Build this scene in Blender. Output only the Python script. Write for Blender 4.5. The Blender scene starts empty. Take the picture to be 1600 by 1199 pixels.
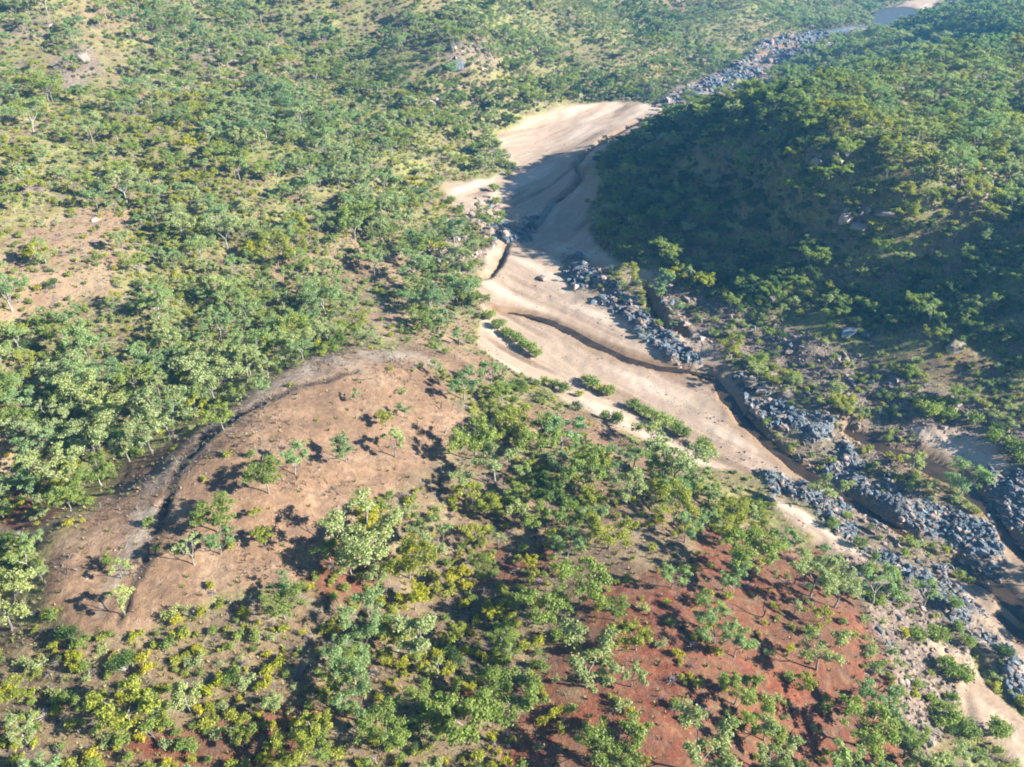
import bpy, math, random
import numpy as np

R = math.radians
random.seed(7)
rng = np.random.default_rng(11)
scene = bpy.context.scene
C = scene.collection

# ------------------------------------------------------------------ camera, sky, sun, exposure
CAM_H = 130.0
PITCH = R(34.0)
FPX = 1256.0                                   # focal length in pixels of the 1600 px wide photograph
cam_d = bpy.data.cameras.new("camera")
cam_d.sensor_width = 36.0
cam_d.lens = 36.0 * FPX / 1600.0
cam_d.clip_start = 1.0
cam_d.clip_end = 20000.0
cam = bpy.data.objects.new("camera", cam_d)
cam.location = (0, 0, CAM_H)
cam.rotation_euler = (math.pi / 2 - PITCH, 0, 0)
C.objects.link(cam)
scene.camera = cam

SUN_ELEV = R(25.5)
SUN_AZ = R(103.0)                              # clockwise from +Y: the sun stands behind the camera, to its right
sun_dir = (math.sin(SUN_AZ) * math.cos(SUN_ELEV), math.cos(SUN_AZ) * math.cos(SUN_ELEV), math.sin(SUN_ELEV))
world = bpy.data.worlds.new("World")
scene.world = world
world.use_nodes = True
wn = world.node_tree.nodes
wl = world.node_tree.links
for n in list(wn):
    wn.remove(n)
sky = wn.new("ShaderNodeTexSky")
sky.sky_type = 'NISHITA'
sky.sun_disc = False
sky.sun_elevation = SUN_ELEV
sky.sun_rotation = SUN_AZ
sky.air_density = 1.0
sky.dust_density = 0.1
sky.ozone_density = 4.0
bg = wn.new("ShaderNodeBackground")
bg.inputs['Strength'].default_value = 0.050
wo = wn.new("ShaderNodeOutputWorld")
wl.new(sky.outputs[0], bg.inputs[0])
wl.new(bg.outputs[0], wo.inputs[0])

sun_d = bpy.data.lights.new("sun", 'SUN')
sun_d.energy = 5.0
sun_d.angle = R(0.55)
sun_d.color = (1.0, 0.965, 0.89)
sun = bpy.data.objects.new("sun", sun_d)
from mathutils import Vector, Matrix
sun.rotation_euler = Vector(sun_dir).to_track_quat('Z', 'Y').to_euler()
sun.location = (200, -200, 300)
C.objects.link(sun)

scene.view_settings.view_transform = 'Standard'
scene.view_settings.look = 'None'
scene.view_settings.exposure = 1.92
scene.view_settings.gamma = 1.0
scene.render.engine = 'CYCLES'
scene.cycles.max_bounces = 5
scene.cycles.diffuse_bounces = 2
scene.cycles.transmission_bounces = 3
scene.cycles.transparent_max_bounces = 4
scene.cycles.volume_bounces = 0
scene.cycles.pixel_filter_type = 'BLACKMAN_HARRIS'
scene.cycles.filter_width = 1.9
scene.cycles.use_denoising = True
scene.cycles.use_adaptive_sampling = True

# ------------------------------------------------------------------ pixel <-> ground
cP, sP = math.cos(PITCH), math.sin(PITCH)

def project(x, y, z):
    d = y * cP - (z - CAM_H) * sP
    d = np.maximum(d, 1.0)
    up = y * sP + (z - CAM_H) * cP
    return 800 + FPX * x / d, 599.5 - FPX * up / d

def ground(u, v, z=0.0):
    """the point of the ground plane of height z that the photograph shows at (u, v)"""
    a = (u - 800) / FPX
    b = (v - 599.5) / FPX
    t = (CAM_H - z) / (sP + b * cP)
    return a * t, (cP - b * sP) * t

# ------------------------------------------------------------------ noise
def _hash(ix, iy, seed):
    h = (ix.astype(np.int64) * 374761393 + iy.astype(np.int64) * 668265263 + seed * 974634777) & 0xFFFFFFFF
    h = ((h ^ (h >> 13)) * 1274126177) & 0xFFFFFFFF
    h = (h ^ (h >> 16)) & 0xFFFFFFFF
    return h / 4294967295.0

def vnoise(x, y, s, seed=0):
    x = np.asarray(x, float) / s
    y = np.asarray(y, float) / s
    ix, iy = np.floor(x), np.floor(y)
    fx, fy = x - ix, y - iy
    fx = fx * fx * fx * (fx * (fx * 6 - 15) + 10)
    fy = fy * fy * fy * (fy * (fy * 6 - 15) + 10)
    a, b = _hash(ix, iy, seed), _hash(ix + 1, iy, seed)
    c, d = _hash(ix, iy + 1, seed), _hash(ix + 1, iy + 1, seed)
    return ((a + (b - a) * fx) * (1 - fy) + (c + (d - c) * fx) * fy) * 2 - 1

def fbm(x, y, s, seed=0, octaves=4):
    r, amp, tot = 0, 1.0, 0
    ca, sa = math.cos(0.6), math.sin(0.6)
    for k in range(octaves):
        r = r + amp * vnoise(x, y, s, seed + k * 17)
        tot += amp
        amp *= 0.5
        s *= 0.5
        x, y = x * ca - y * sa + 3.1, x * sa + y * ca - 1.7
    return r / tot

def sstep(a, b, x):
    t = np.clip((x - a) / (b - a), 0, 1)
    return t * t * (3 - 2 * t)

def poly_mask(u, v, poly, feather=6.0):
    """1 inside the outline, 0 outside, a soft edge of FEATHER pixels"""
    P = np.array(poly, float)
    out = np.zeros(np.shape(u))
    sel = (u > P[:, 0].min() - feather * 2) & (u < P[:, 0].max() + feather * 2) & (v > P[:, 1].min() - feather * 2) & (v < P[:, 1].max() + feather * 2)
    if not np.any(sel):
        return out
    x, y = u[sel], v[sel]
    d2 = np.full(x.shape, 1e12)
    inside = np.zeros(x.shape, bool)
    n = len(P)
    for i in range(n):
        ax, ay = P[i]
        bx, by = P[(i + 1) % n]
        ex, ey = bx - ax, by - ay
        L = ex * ex + ey * ey + 1e-9
        t = np.clip(((x - ax) * ex + (y - ay) * ey) / L, 0, 1)
        d2 = np.minimum(d2, (x - ax - t * ex) ** 2 + (y - ay - t * ey) ** 2)
        cond = ((ay > y) != (by > y))
        with np.errstate(divide='ignore', invalid='ignore'):
            xi = ax + (y - ay) * ex / (ey if ey else 1e-9)
        inside ^= cond & (x < xi)
    sd = np.sqrt(d2) * np.where(inside, -1, 1)
    out[sel] = sstep(feather, -feather, sd)
    return out

def line_dist(u, v, pts):
    """distance in pixels to an open line; the line's own width (third value) is divided out"""
    out = np.full(np.shape(u), 1e3)
    P = np.array(pts, float)
    m = P[:, 2].max() * 4 + 10
    sel = (u > P[:, 0].min() - m) & (u < P[:, 0].max() + m) & (v > P[:, 1].min() - m) & (v < P[:, 1].max() + m)
    if not np.any(sel):
        return out
    x, y = u[sel], v[sel]
    best = np.full(x.shape, 1e3)
    for i in range(len(P) - 1):
        ax, ay, aw = P[i]
        bx, by, bw = P[i + 1]
        ex, ey = bx - ax, by - ay
        L = ex * ex + ey * ey + 1e-9
        t = np.clip(((x - ax) * ex + (y - ay) * ey) / L, 0, 1)
        w = aw + (bw - aw) * t
        best = np.minimum(best, np.sqrt((x - ax - t * ex) ** 2 + (y - ay - t * ey) ** 2) / w)
    out[sel] = best
    return out

# ------------------------------------------------------------------ the lie of the land: an unseen spur added for shade, other heights (m above the river) read off the photograph
PIX = [  # river bed
 (1500,5,0),(1390,25,0),(1300,58,0),(1200,88,0),(1100,130,0),(1020,160,0),(930,190,0),(850,250,0),(820,330,0),(850,400,0),(800,450,0),(900,500,0),
 (1000,570,0),(1100,640,0),(1200,710,0),(1300,780,0),(1400,840,0),(1500,910,0),(1600,1000,0),(1700,1090,0),(1900,1290,0),
 (1000,660,1),(1090,700,1),(880,590,1.5),(790,530,1.5),
 # rocky far bank
 (1040,470,1.5),(1100,460,3),(1200,520,4),(1300,570,5),(1450,620,6),(1600,660,6),(1300,650,3),(1240,650,2),(1500,715,1.2),(1600,735,2.5),(1420,780,.8),(1340,680,0),(1400,708,0),(1450,727,0),(1500,752,0),(1545,795,0),(1580,845,0),(1750,850,3),
 # the hill across the river
 (935,330,1),(950,390,2),(1040,420,4),(1150,450,6),(1200,480,8),(1300,500,10),(1450,530,12),(1600,548,13),(960,300,9),(1000,350,13),(1050,280,17),(1050,215,26),(1010,222,20),(1045,205,27),(1100,240,30),
 (1200,350,20),(1200,300,29),(1250,240,42),(1150,205,38),(1200,178,44),(1200,156,44),(1300,128,47),(1320,240,45),(1300,180,47),(1400,415,19),(1420,330,34),(1520,400,25),(1400,200,45),(1400,165,46),(1400,104,47),(1600,420,25),(1600,300,35),(1600,150,44),(1600,75,46),
 (1300,430,14),(1100,300,20),
 # river's near bank and the red slope
 (1600,1199,2),(1500,1100,3),(1350,1050,10),(1400,930,4),(1300,860,3),(1220,790,2.5),(1100,1000,19),(900,900,19),(1200,880,9),(1000,760,10),(1100,745,4),(950,665,5),
 (850,620,6),(780,600,9),(850,700,12),(760,470,2),(720,400,3),(700,330,4),(770,255,2),(820,190,2),(950,145,3),(700,500,6),(1250,1150,14),(1050,1199,22),
 # bald ridge
 (700,700,18),(600,700,24),(500,650,28),(620,590,23),(550,560,25),(470,600,28.5),(400,640,30),(330,690,31),(300,750,32),(400,800,30),(300,900,30),(500,850,25),(650,850,20),(200,900,31),(240,800,30.5),(150,860,31),(80,920,31.5),(180,790,29),(700,620,18),
 # gully behind it
 (70,800,28),(170,735,24.5),(300,645,22),(420,565,18),(520,520,15),(620,500,10),
 # slopes beyond
 (200,500,23),(100,400,31),(0,350,35),(300,400,21),(450,400,15),(550,400,10),(600,450,8),(640,350,7),(550,300,17),(450,230,27),(300,200,32),(100,200,40),(0,100,50),
 (200,120,40),(400,100,34),(600,150,22),(700,200,11),(720,110,24),(850,100,14),(950,60,20),(1000,20,22),(1100,60,9),(1200,25,10),(600,50,36),(300,20,50),(600,0,52),(100,0,66),(800,0,44),(1000,-20,30),(1200,-20,20),
 (0,500,28),(0,650,26),(0,760,22),(0,900,26),(0,1050,27),(300,1050,27),(500,1000,24),(650,1100,23),(800,1199,23),(300,1199,25),(0,1199,27),(-300,900,32),(-300,500,40),(-300,200,60),(800,1000,20),
]
WORLD = [(140,440,9),(170,530,3),(200,600,0),(84,462,1),(110,480,3),(300,700,2),(420,900,10),
 (190,180,18),(230,165,24),(300,140,26),(178,199,38),(192,198,49),(215,196,58),(250,190,60),(200,240,45),(170,240,36),(300,200,64),(370,220,75),(260,270,58),(180,128,7),(240,110,9),(320,90,12),(200,98,4),(200,60,2),(400,300,110),(450,180,100),(400,0,30),  # includes a spur out of view on the right, added to shade the hill
 (250,-20,20),(150,0,0),(130,50,0.5),(100,40,3),(0,20,24),(-100,20,28),(0,-40,28),(300,350,62),(420,500,70),(520,700,70),(700,900,80),
 (-600,900,110),(-900,1500,140),(0,1500,100),(500,1300,70),(900,1500,120),(0,3000,160),(2000,3000,200),(-2500,3000,200),(0,5000,200),(3500,5000,240),(-3500,5000,240),(-300,300,60),(1000,400,140)]
K = 60.0
def tl(x, y):
    y = np.maximum(y, -K + 15)
    return x / (y + K), np.log(y + K)

pts = []
for (u, v, z) in PIX:
    x, y = ground(u, v, z)
    pts.append((x, y, z))
pts += WORLD
pts = np.array(pts, float)
ct, cl = tl(pts[:, 0], pts[:, 1])
def _phi(r2):
    return np.where(r2 > 1e-12, r2 * np.log(np.maximum(r2, 1e-12)) * 0.5, 0)
n_ = len(pts)
A = np.zeros((n_ + 3, n_ + 3))
A[:n_, :n_] = _phi((ct[:, None] - ct) ** 2 + (cl[:, None] - cl) ** 2) + np.eye(n_) * 2e-4
A[:n_, n_] = 1; A[:n_, n_ + 1] = ct; A[:n_, n_ + 2] = cl
A[n_:, :n_] = A[:n_, n_:].T
wts = np.linalg.solve(A, np.concatenate([pts[:, 2], np.zeros(3)]))

def base_height(x, y):
    t, l = tl(x, y)
    out = np.zeros(t.shape)
    for s in range(0, t.size, 20000):
        a, b = t.flat[s:s + 20000], l.flat[s:s + 20000]
        ph = _phi((a[:, None] - ct) ** 2 + (b[:, None] - cl) ** 2)
        out.flat[s:s + 20000] = ph @ wts[:n_] + wts[n_] + wts[n_ + 1] * a + wts[n_ + 2] * b
    return out

# outlines of the kinds of ground, in the photograph's pixels
SAND = [
 [(960,158),(1035,165),(1040,200),(990,250),(940,290),(915,330),(930,380),(960,410),(1000,425),(1062,425),(1050,450),(1000,448),(960,430),(925,410),(890,398),(880,420),(915,455),(960,480),(1000,525),(1040,555),(1075,570),(1060,525),(1090,520),(1130,560),(1165,610),(1160,640),(1190,680),(1240,722),(1300,765),(1360,805),(1440,845),(1400,838),(1300,800),(1200,752),(1140,735),(1060,712),(960,668),(880,622),(800,575),(745,540),(755,500),(745,450),(760,400),(775,380),(745,345),(700,310),(690,285),(760,280),(800,270),(785,240),(775,215),(820,192),(880,172)],
 [(1430,665),(1520,680),(1560,700),(1570,745),(1500,740),(1440,700)],
 [(1545,825),(1600,860),(1640,960),(1580,950),(1540,890)],
 [(1038,150),(1110,116),(1180,90),(1250,60),(1330,43),(1390,40),(1402,54),(1330,72),(1250,98),(1190,122),(1110,152),(1045,176)],
 [(1270,845),(1310,835),(1370,875),(1340,890),(1290,860)],
 [(1440,885),(1500,905),(1560,955),(1640,1020),(1640,1080),(1560,1015),(1500,965),(1450,925)],
 [(1430,985),(1520,1035),(1560,1085),(1640,1150),(1660,1230),(1590,1199),(1520,1125),(1500,1080),(1440,1030)],
 [(1380,12),(1420,-4),(1545,-4),(1460,18),(1400,24)],
 [(1260,56),(1345,48),(1340,66),(1270,74)],
 [(1500,870),(1560,930),(1600,990),(1650,1060),(1600,1040),(1540,960)],
 [(1190,770),(1260,800),(1330,850),(1300,850),(1240,820)],
]
ROCK = [
 [(880,402),(908,400),(935,432),(965,448),(1005,490),(1035,520),(1068,545),(1100,565),(1088,582),(1058,575),(1018,542),(988,512),(955,482),(915,466),(886,440)],
 [(1155,590),(1200,605),(1240,635),(1290,650),(1330,690),(1330,720),(1360,740),(1420,775),(1480,800),(1540,825),(1570,870),(1560,925),(1520,905),(1490,872),(1430,843),(1370,803),(1310,760),(1240,712),(1200,672),(1168,640)],
 [(1195,745),(1240,748),(1300,780),(1370,822),(1430,852),(1485,880),(1470,905),(1530,955),(1600,1040),(1620,1110),(1560,1055),(1480,965),(1400,900),(1330,845),(1260,790),(1200,772)],
 [(1185,68),(1240,52),(1330,38),(1395,38),(1375,62),(1300,62),(1245,85),(1200,105),(1150,132),(1090,152),(1040,172),(1025,160),(1100,128),(1150,100)],
 [(772,348),(836,345),(832,376),(778,378)],
 [(1540,735),(1640,750),(1640,860),(1590,850),(1550,825)],
]
ROCK2 = [[(1025,448),(1085,448),(1115,480),(1095,520),(1052,522),(1028,495)]]
RUBBLE = [
 [(1020,440),(1100,455),(1200,495),(1320,545),(1420,590),(1560,640),(1640,680),(1600,740),(1520,690),(1450,690),(1420,740),(1500,800),(1430,790),(1340,720),(1330,670),(1250,625),(1160,590),(1110,555),(1060,520)],
 [(985,118),(1080,108),(1170,98),(1110,142),(1030,165),(975,152)],
 [(1170,90),(1250,45),(1380,20),(1395,40),(1200,110)],
 [(1300,326),(1352,330),(1350,372),(1318,376)],
 [(1462,280),(1545,280),(1548,315),(1490,315)],
 [(1260,244),(1350,250),(1340,268),(1265,262)],
 [(690,92),(770,90),(775,120),(700,122)],
 [(640,380),(760,300),(780,370),(740,440),(640,400)],
 [(1330,880),(1440,900),(1520,1000),(1500,1110),(1420,1199),(1380,1080),(1350,980)],
 [(1300,850),(1440,900),(1500,1000),(1440,1000),(1340,900)],
 [(0,290),(70,290),(80,315),(0,325)],
 [(80,95),(150,75),(160,130),(110,155),(90,140)], [(270,70),(350,78),(345,100),(285,98)], [(10,38),(75,32),(80,58),(15,62)], [(310,95),(380,90),(370,108),(320,110)], [(600,180),(680,175),(690,200),(610,205)],
]
BALD = [
 [(60,950),(80,870),(140,800),(200,735),(270,690),(330,655),(400,610),(480,565),(560,538),(650,560),(700,590),(725,640),(750,665),(690,700),(640,745),(560,800),(520,860),(500,905),(420,930),(330,950),(220,985),(120,985)],
 [(820,632),(900,640),(965,665),(1000,700),(1010,750),(960,715),(880,705),(822,712)],
 [(600,545),(740,540),(800,580),(760,610),(680,580)],
]
PINK = [
 [(190,150),(300,134),(420,110),(480,98),(480,116),(330,146),(200,164)],
 [(0,170),(60,165),(80,200),(0,210)],
 [(0,400),(70,345),(180,338),(225,380),(210,440),(110,500),(0,520)],
 [(0,690),(60,700),(110,790),(40,840),(0,830)],
 [(430,430),(490,425),(500,470),(450,480)],
 [(560,480),(700,480),(760,540),(700,560),(600,520)],
 [(560,390),(640,380),(720,400),(740,470),(600,460)],
 [(0,560),(60,560),(60,600),(0,610)],
]
RED = [
 [(930,900),(1000,890),(1100,840),(1220,830),(1330,900),(1370,1010),(1400,1120),(1380,1230),(800,1230),(820,1100),(700,1120),(690,1070),(800,1040),(900,1000)],
 [(740,840),(860,850),(850,905),(740,900)],
 [(480,870),(620,900),(560,960),(470,930)],
 [(20,700),(60,705),(110,790),(50,830),(0,800)],
 [(150,1180),(420,1100),(560,1120),(520,1180),(330,1230)],
]
TRACK = [(150,960,8),(200,870,16),(235,800,19),(255,750,17),(300,700,14),(350,655,12),(400,618,13),(450,592,14),(510,575,18),(570,562,17),(640,560,12),(680,572,8)]
TRENCH = [(185,975,5),(205,920,7),(230,860,8),(255,800,7),(268,760,7),(285,725,7),(320,682,7),(360,650,6),(400,630,5),(450,610,5),(520,596,4),(560,584,3)]
CHANNELS = [
 [(768,481,2),(820,490,3),(870,505,5),(920,535,7),(975,560,6),(1030,575,5),(1080,578,5),(1118,588,7),(1140,622,10),(1168,655,11),(1200,690,9),(1250,732,8),(1310,772,8),(1360,805,8),(1425,838,6)],
 [(1010,185,1.5),(950,212,2),(922,235,2.5),(895,258,3),(908,275,3.5),(893,296,3.5),(860,320,3),(838,350,3)],
 [(1325,668,9),(1380,700,11),(1440,722,13),(1500,752,14),(1545,795,12),(1575,840,10),(1640,900,9)],
 [(1495,872,8),(1535,905,14),(1580,938,12),(1640,985,12)],
 [(1600,1000,10),(1560,960,5)],
 [(795,378,3),(785,400,4),(765,432,3),(740,438,3)],
 [(1010,452,4),(1020,480,6),(1040,512,4),(1075,525,3)],
 [(1190,95,6),(1215,80,6),(1250,74,3)],
]
POOL = [(1352,30),(1375,14),(1410,8),(1436,14),(1440,24),(1405,42),(1370,38)]

def fields(x, y, zb):
    """all masks of the ground, from the pixel at which each of its points shows"""
    u0, v0 = project(x, y, zb)
    dist = np.sqrt(x * x + y * y + (CAM_H - zb) ** 2)
    k = np.clip(200.0 / dist, 0.15, 1.6)
    n1 = fbm(x, y, 14, 3, 4); n2 = fbm(x, y, 14, 91, 4)
    u = u0 + n1 * 15 * k; v = v0 + n2 * 9 * k
    low = sstep(9, 4, zb)
    back = 1 - ((x > 85) & (zb > 3) & (y > 270)) * 1.0
    f = {}
    def union(ps, fe, uu=u, vv=v):
        m = np.zeros(x.shape)
        for p in ps:
            m = np.maximum(m, poly_mask(uu, vv, p, fe))
        return m
    f['sand'] = union(SAND, 3) * low * back
    rk = union(ROCK, 7) * low * back * sstep(-.28, .0, fbm(x, y, 8, 47, 3))
    f['rubble'] = union(RUBBLE + ROCK2, 12) * np.maximum(back, (zb > 14))
    f['rock'] = rk
    f['rockwide'] = union(ROCK, 12) * low * back
    f['rubble'] = np.maximum(f['rubble'], union(ROCK, 9) * low * back * .8)
    f['sand'] = f['sand'] * (1 - union(ROCK, 9) * .6) * (1 - rk * sstep(-0.35, 0.1, fbm(x, y, 7, 40, 3)))
    brk = fbm(x, y, 6, 83, 4)
    f['baldsoft'] = union(BALD, 70, u0, v0)
    f['bald'] = sstep(.3, .7, union(BALD, 26) + brk * .45)
    f['pink'] = sstep(.25, .75, union(PINK, 45) + brk * .6)
    f['red'] = sstep(.3, .7, union(RED, 60) + fbm(x, y, 11, 84, 5) * .75)
    f['track'] = sstep(1.6, 0.1, line_dist(u0 + n1 * 14, v0 + n2 * 10, TRACK)) * sstep(-.7, .2, fbm(x, y, 5, 77, 3))
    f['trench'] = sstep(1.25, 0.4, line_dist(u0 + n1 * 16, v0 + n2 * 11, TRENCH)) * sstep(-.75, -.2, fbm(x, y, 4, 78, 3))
    ch = np.full(x.shape, 1e3)
    for c in CHANNELS:
        ch = np.minimum(ch, line_dist(u0 + n1 * 9 * k, v0 + n2 * 6 * k, c) * (1 + .35 * fbm(x, y, 5, 87, 3)))
    brk = fbm(x, y, 6, 83, 4)
    f['chan'] = sstep(1.5, 0.5, ch) * back * sstep(9, 4, zb)
    f['wet'] = sstep(3.3, 0.8, ch) * back
    f['brown'] = sstep(.3, .7, poly_mask(u, v, [(480,730),(760,690),(1060,760),(1300,860),(1500,1230),(-200,1260),(-200,960),(260,985),(520,900)], 50) + brk * .3)
    pool = poly_mask(u0, v0, POOL, 4) * back
    f['chan'] = np.maximum(f['chan'], pool); f['wet'] = np.maximum(f['wet'], pool)
    bl = sstep(250, 330, y)
    sx, sy = .72 * (1 - bl) + .57 * bl, -.69 * (1 - bl) + .82 * bl
    al = x * .72 - y * .69; ac = x * .69 + y * .72
    al2 = x * .57 + y * .82; ac2 = x * .82 - y * .57
    st1 = fbm(al * .16, ac, 5.5, 95, 5); st2 = fbm(al2 * .16, ac2, 5.5, 96, 5)
    f['streak'] = st1 * (1 - bl) + st2 * bl
    f['river'] = np.maximum(union(SAND, 14, u0, v0), union(ROCK, 14, u0, v0)) * low * back
    return f, u0, v0

def full_height(x, y):
    zb = base_height(x, y)
    f, u, v = fields(x, y, zb)
    far = sstep(250, 700, y)
    calm = 1 - f['river']
    bare = f['baldsoft']
    z = zb.copy()
    z += calm * (1 - 0.5 * bare) * (fbm(x, y, 46, 5, 4) * 2.6 + far * fbm(x, y, 150, 8, 4) * 19)
    # spurs and gullies running across the slopes
    ridg = 1 - np.abs(fbm(x * 0.8 + y * 0.5, y * 0.9 - x * 0.3, 60, 21, 3)) * 2
    z += calm * (1 - bare) * sstep(4, 12, zb) * ridg * 2.2
    z += (1 - calm) * (fbm(x, y, 9, 55, 3) * 0.12 + f['streak'] * .38 + .18 * (1 - np.abs(fbm(x, y, 4, 56, 3)) * 2))
    z += calm * fbm(x, y, 5, 61, 3) * (0.35 + 0.2 * bare)
    r = np.maximum(f['rock'], 0.55 * f['rubble'])
    # ledges of broken rock: beds that run with the river, cut into blocks
    ax, ay = 0.72, -0.69
    s_, t_ = x * ax + y * ay, -x * ay + y * ax
    beds = np.abs(vnoise(s_ * 0.35, t_, 2.2, 71)) + 0.7 * np.abs(vnoise(s_ * 0.6, t_, 1.1, 72)) + 0.9 * vnoise(s_, t_, 6, 73)
    z += r * (beds * 1.35 + 0.15)
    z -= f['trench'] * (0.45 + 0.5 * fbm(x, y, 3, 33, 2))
    z += (-0.85 - z) * f['chan'] * sstep(7, 4, zb)
    return z, f, u, v

NT, NL = 1200, 1150
T0, T1 = -1.25, 2.35
L0, L1 = math.log(20.0), math.log(5060.0)
tg = np.linspace(T0, T1, NT)
lg = np.linspace(L0, L1, NL)
TG, LG = np.meshgrid(tg, lg)
GY = np.exp(LG) - K
GX = TG * (GY + K)
GZ, F, GU, GV = full_height(GX, GY)

def zat(x, y, grid=None):
    g = GZ if grid is None else grid
    t, l = tl(np.asarray(x, float), np.asarray(y, float))
    a = np.clip((t - T0) / (T1 - T0) * (NT - 1), 0, NT - 1.001)
    b = np.clip((l - L0) / (L1 - L0) * (NL - 1), 0, NL - 1.001)
    i, j = a.astype(int), b.astype(int)
    fa, fb = a - i, b - j
    return (g[j, i] * (1 - fa) + g[j, i + 1] * fa) * (1 - fb) + (g[j + 1, i] * (1 - fa) + g[j + 1, i + 1] * fa) * fb

def hit(u, v):
    """where the ray through pixel (u, v) first meets the land"""
    a = (u - 800) / FPX; b = (v - 599.5) / FPX
    d = np.array([a, cP - b * sP, -sP - b * cP])
    t = np.arange(60, 1500, 0.7)
    X, Y, Z = a * t, d[1] * t, CAM_H + d[2] * t
    below = np.nonzero(Z < zat(X, Y))[0]
    k = below[0] if len(below) else len(t) - 1
    return float(X[k]), float(Y[k])

def lit(x, y, h=0.0):
    """whether the sun reaches these points past the land"""
    z = zat(x, y) + h
    ok = np.ones(np.shape(x), bool)
    for s in np.concatenate([np.arange(2, 60, 3), np.arange(60, 420, 8)]):
        ok &= zat(x + sun_dir[0] * s, y + sun_dir[1] * s) < z + sun_dir[2] * s
    return ok

def seen(x, y, h):
    """whether the camera sees these points past the land"""
    z = zat(x, y) + h
    ok = np.ones(np.shape(x), bool)
    for k in np.linspace(0.35, 0.985, 40):
        ok &= zat(x * k, y * k) < CAM_H + (z - CAM_H) * k
    return ok

# ------------------------------------------------------------------ materials
def new_mat(name):
    m = bpy.data.materials.new(name)
    m.use_nodes = True
    nt = m.node_tree
    for n in list(nt.nodes):
        nt.nodes.remove(n)
    return m, nt

class NT_:
    def __init__(s, nt): s.nt = nt
    def n(s, t, **kw):
        x = s.nt.nodes.new(t)
        for k, v in kw.items():
            setattr(x, k, v)
        return x
    def l(s, a, b): s.nt.links.new(a, b)
    def noise(s, scale, detail=4, rough=0.55, vec=None, dist=0.0):
        x = s.n("ShaderNodeTexNoise")
        x.inputs['Scale'].default_value = scale
        x.inputs['Detail'].default_value = detail
        x.inputs['Roughness'].default_value = rough
        x.inputs['Distortion'].default_value = dist
        if vec is not None: s.l(vec, x.inputs['Vector'])
        return x.outputs['Fac']
    def ramp(s, fac, stops):
        x = s.n("ShaderNodeValToRGB")
        e = x.color_ramp.elements
        while len(e) < len(stops): e.new(0.5)
        for el, (p, c) in zip(e, stops):
            el.position = p
            el.color = (c[0], c[1], c[2], 1) if not isinstance(c, (int, float)) else (c, c, c, 1)
        s.l(fac, x.inputs[0])
        return x.outputs[0]
    def mix(s, fac, a, b, mode='MIX'):
        x = s.n("ShaderNodeMix", data_type='RGBA', blend_type=mode)
        for sock, val in ((x.inputs[0], fac), (x.inputs[6], a), (x.inputs[7], b)):
            if isinstance(val, bpy.types.NodeSocket): s.l(val, sock)
            elif isinstance(val, (int, float)): sock.default_value = val if sock.type == 'VALUE' else (val, val, val, 1)
            else: sock.default_value = (val[0], val[1], val[2], 1)
        return x.outputs[2]
    def math(s, op, a, b=0.0, clamp=False):
        x = s.n("ShaderNodeMath", operation=op, use_clamp=clamp)
        for sock, val in ((x.inputs[0], a), (x.inputs[1], b)):
            if isinstance(val, bpy.types.NodeSocket): s.l(val, sock)
            else: sock.default_value = val
        return x.outputs[0]

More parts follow.
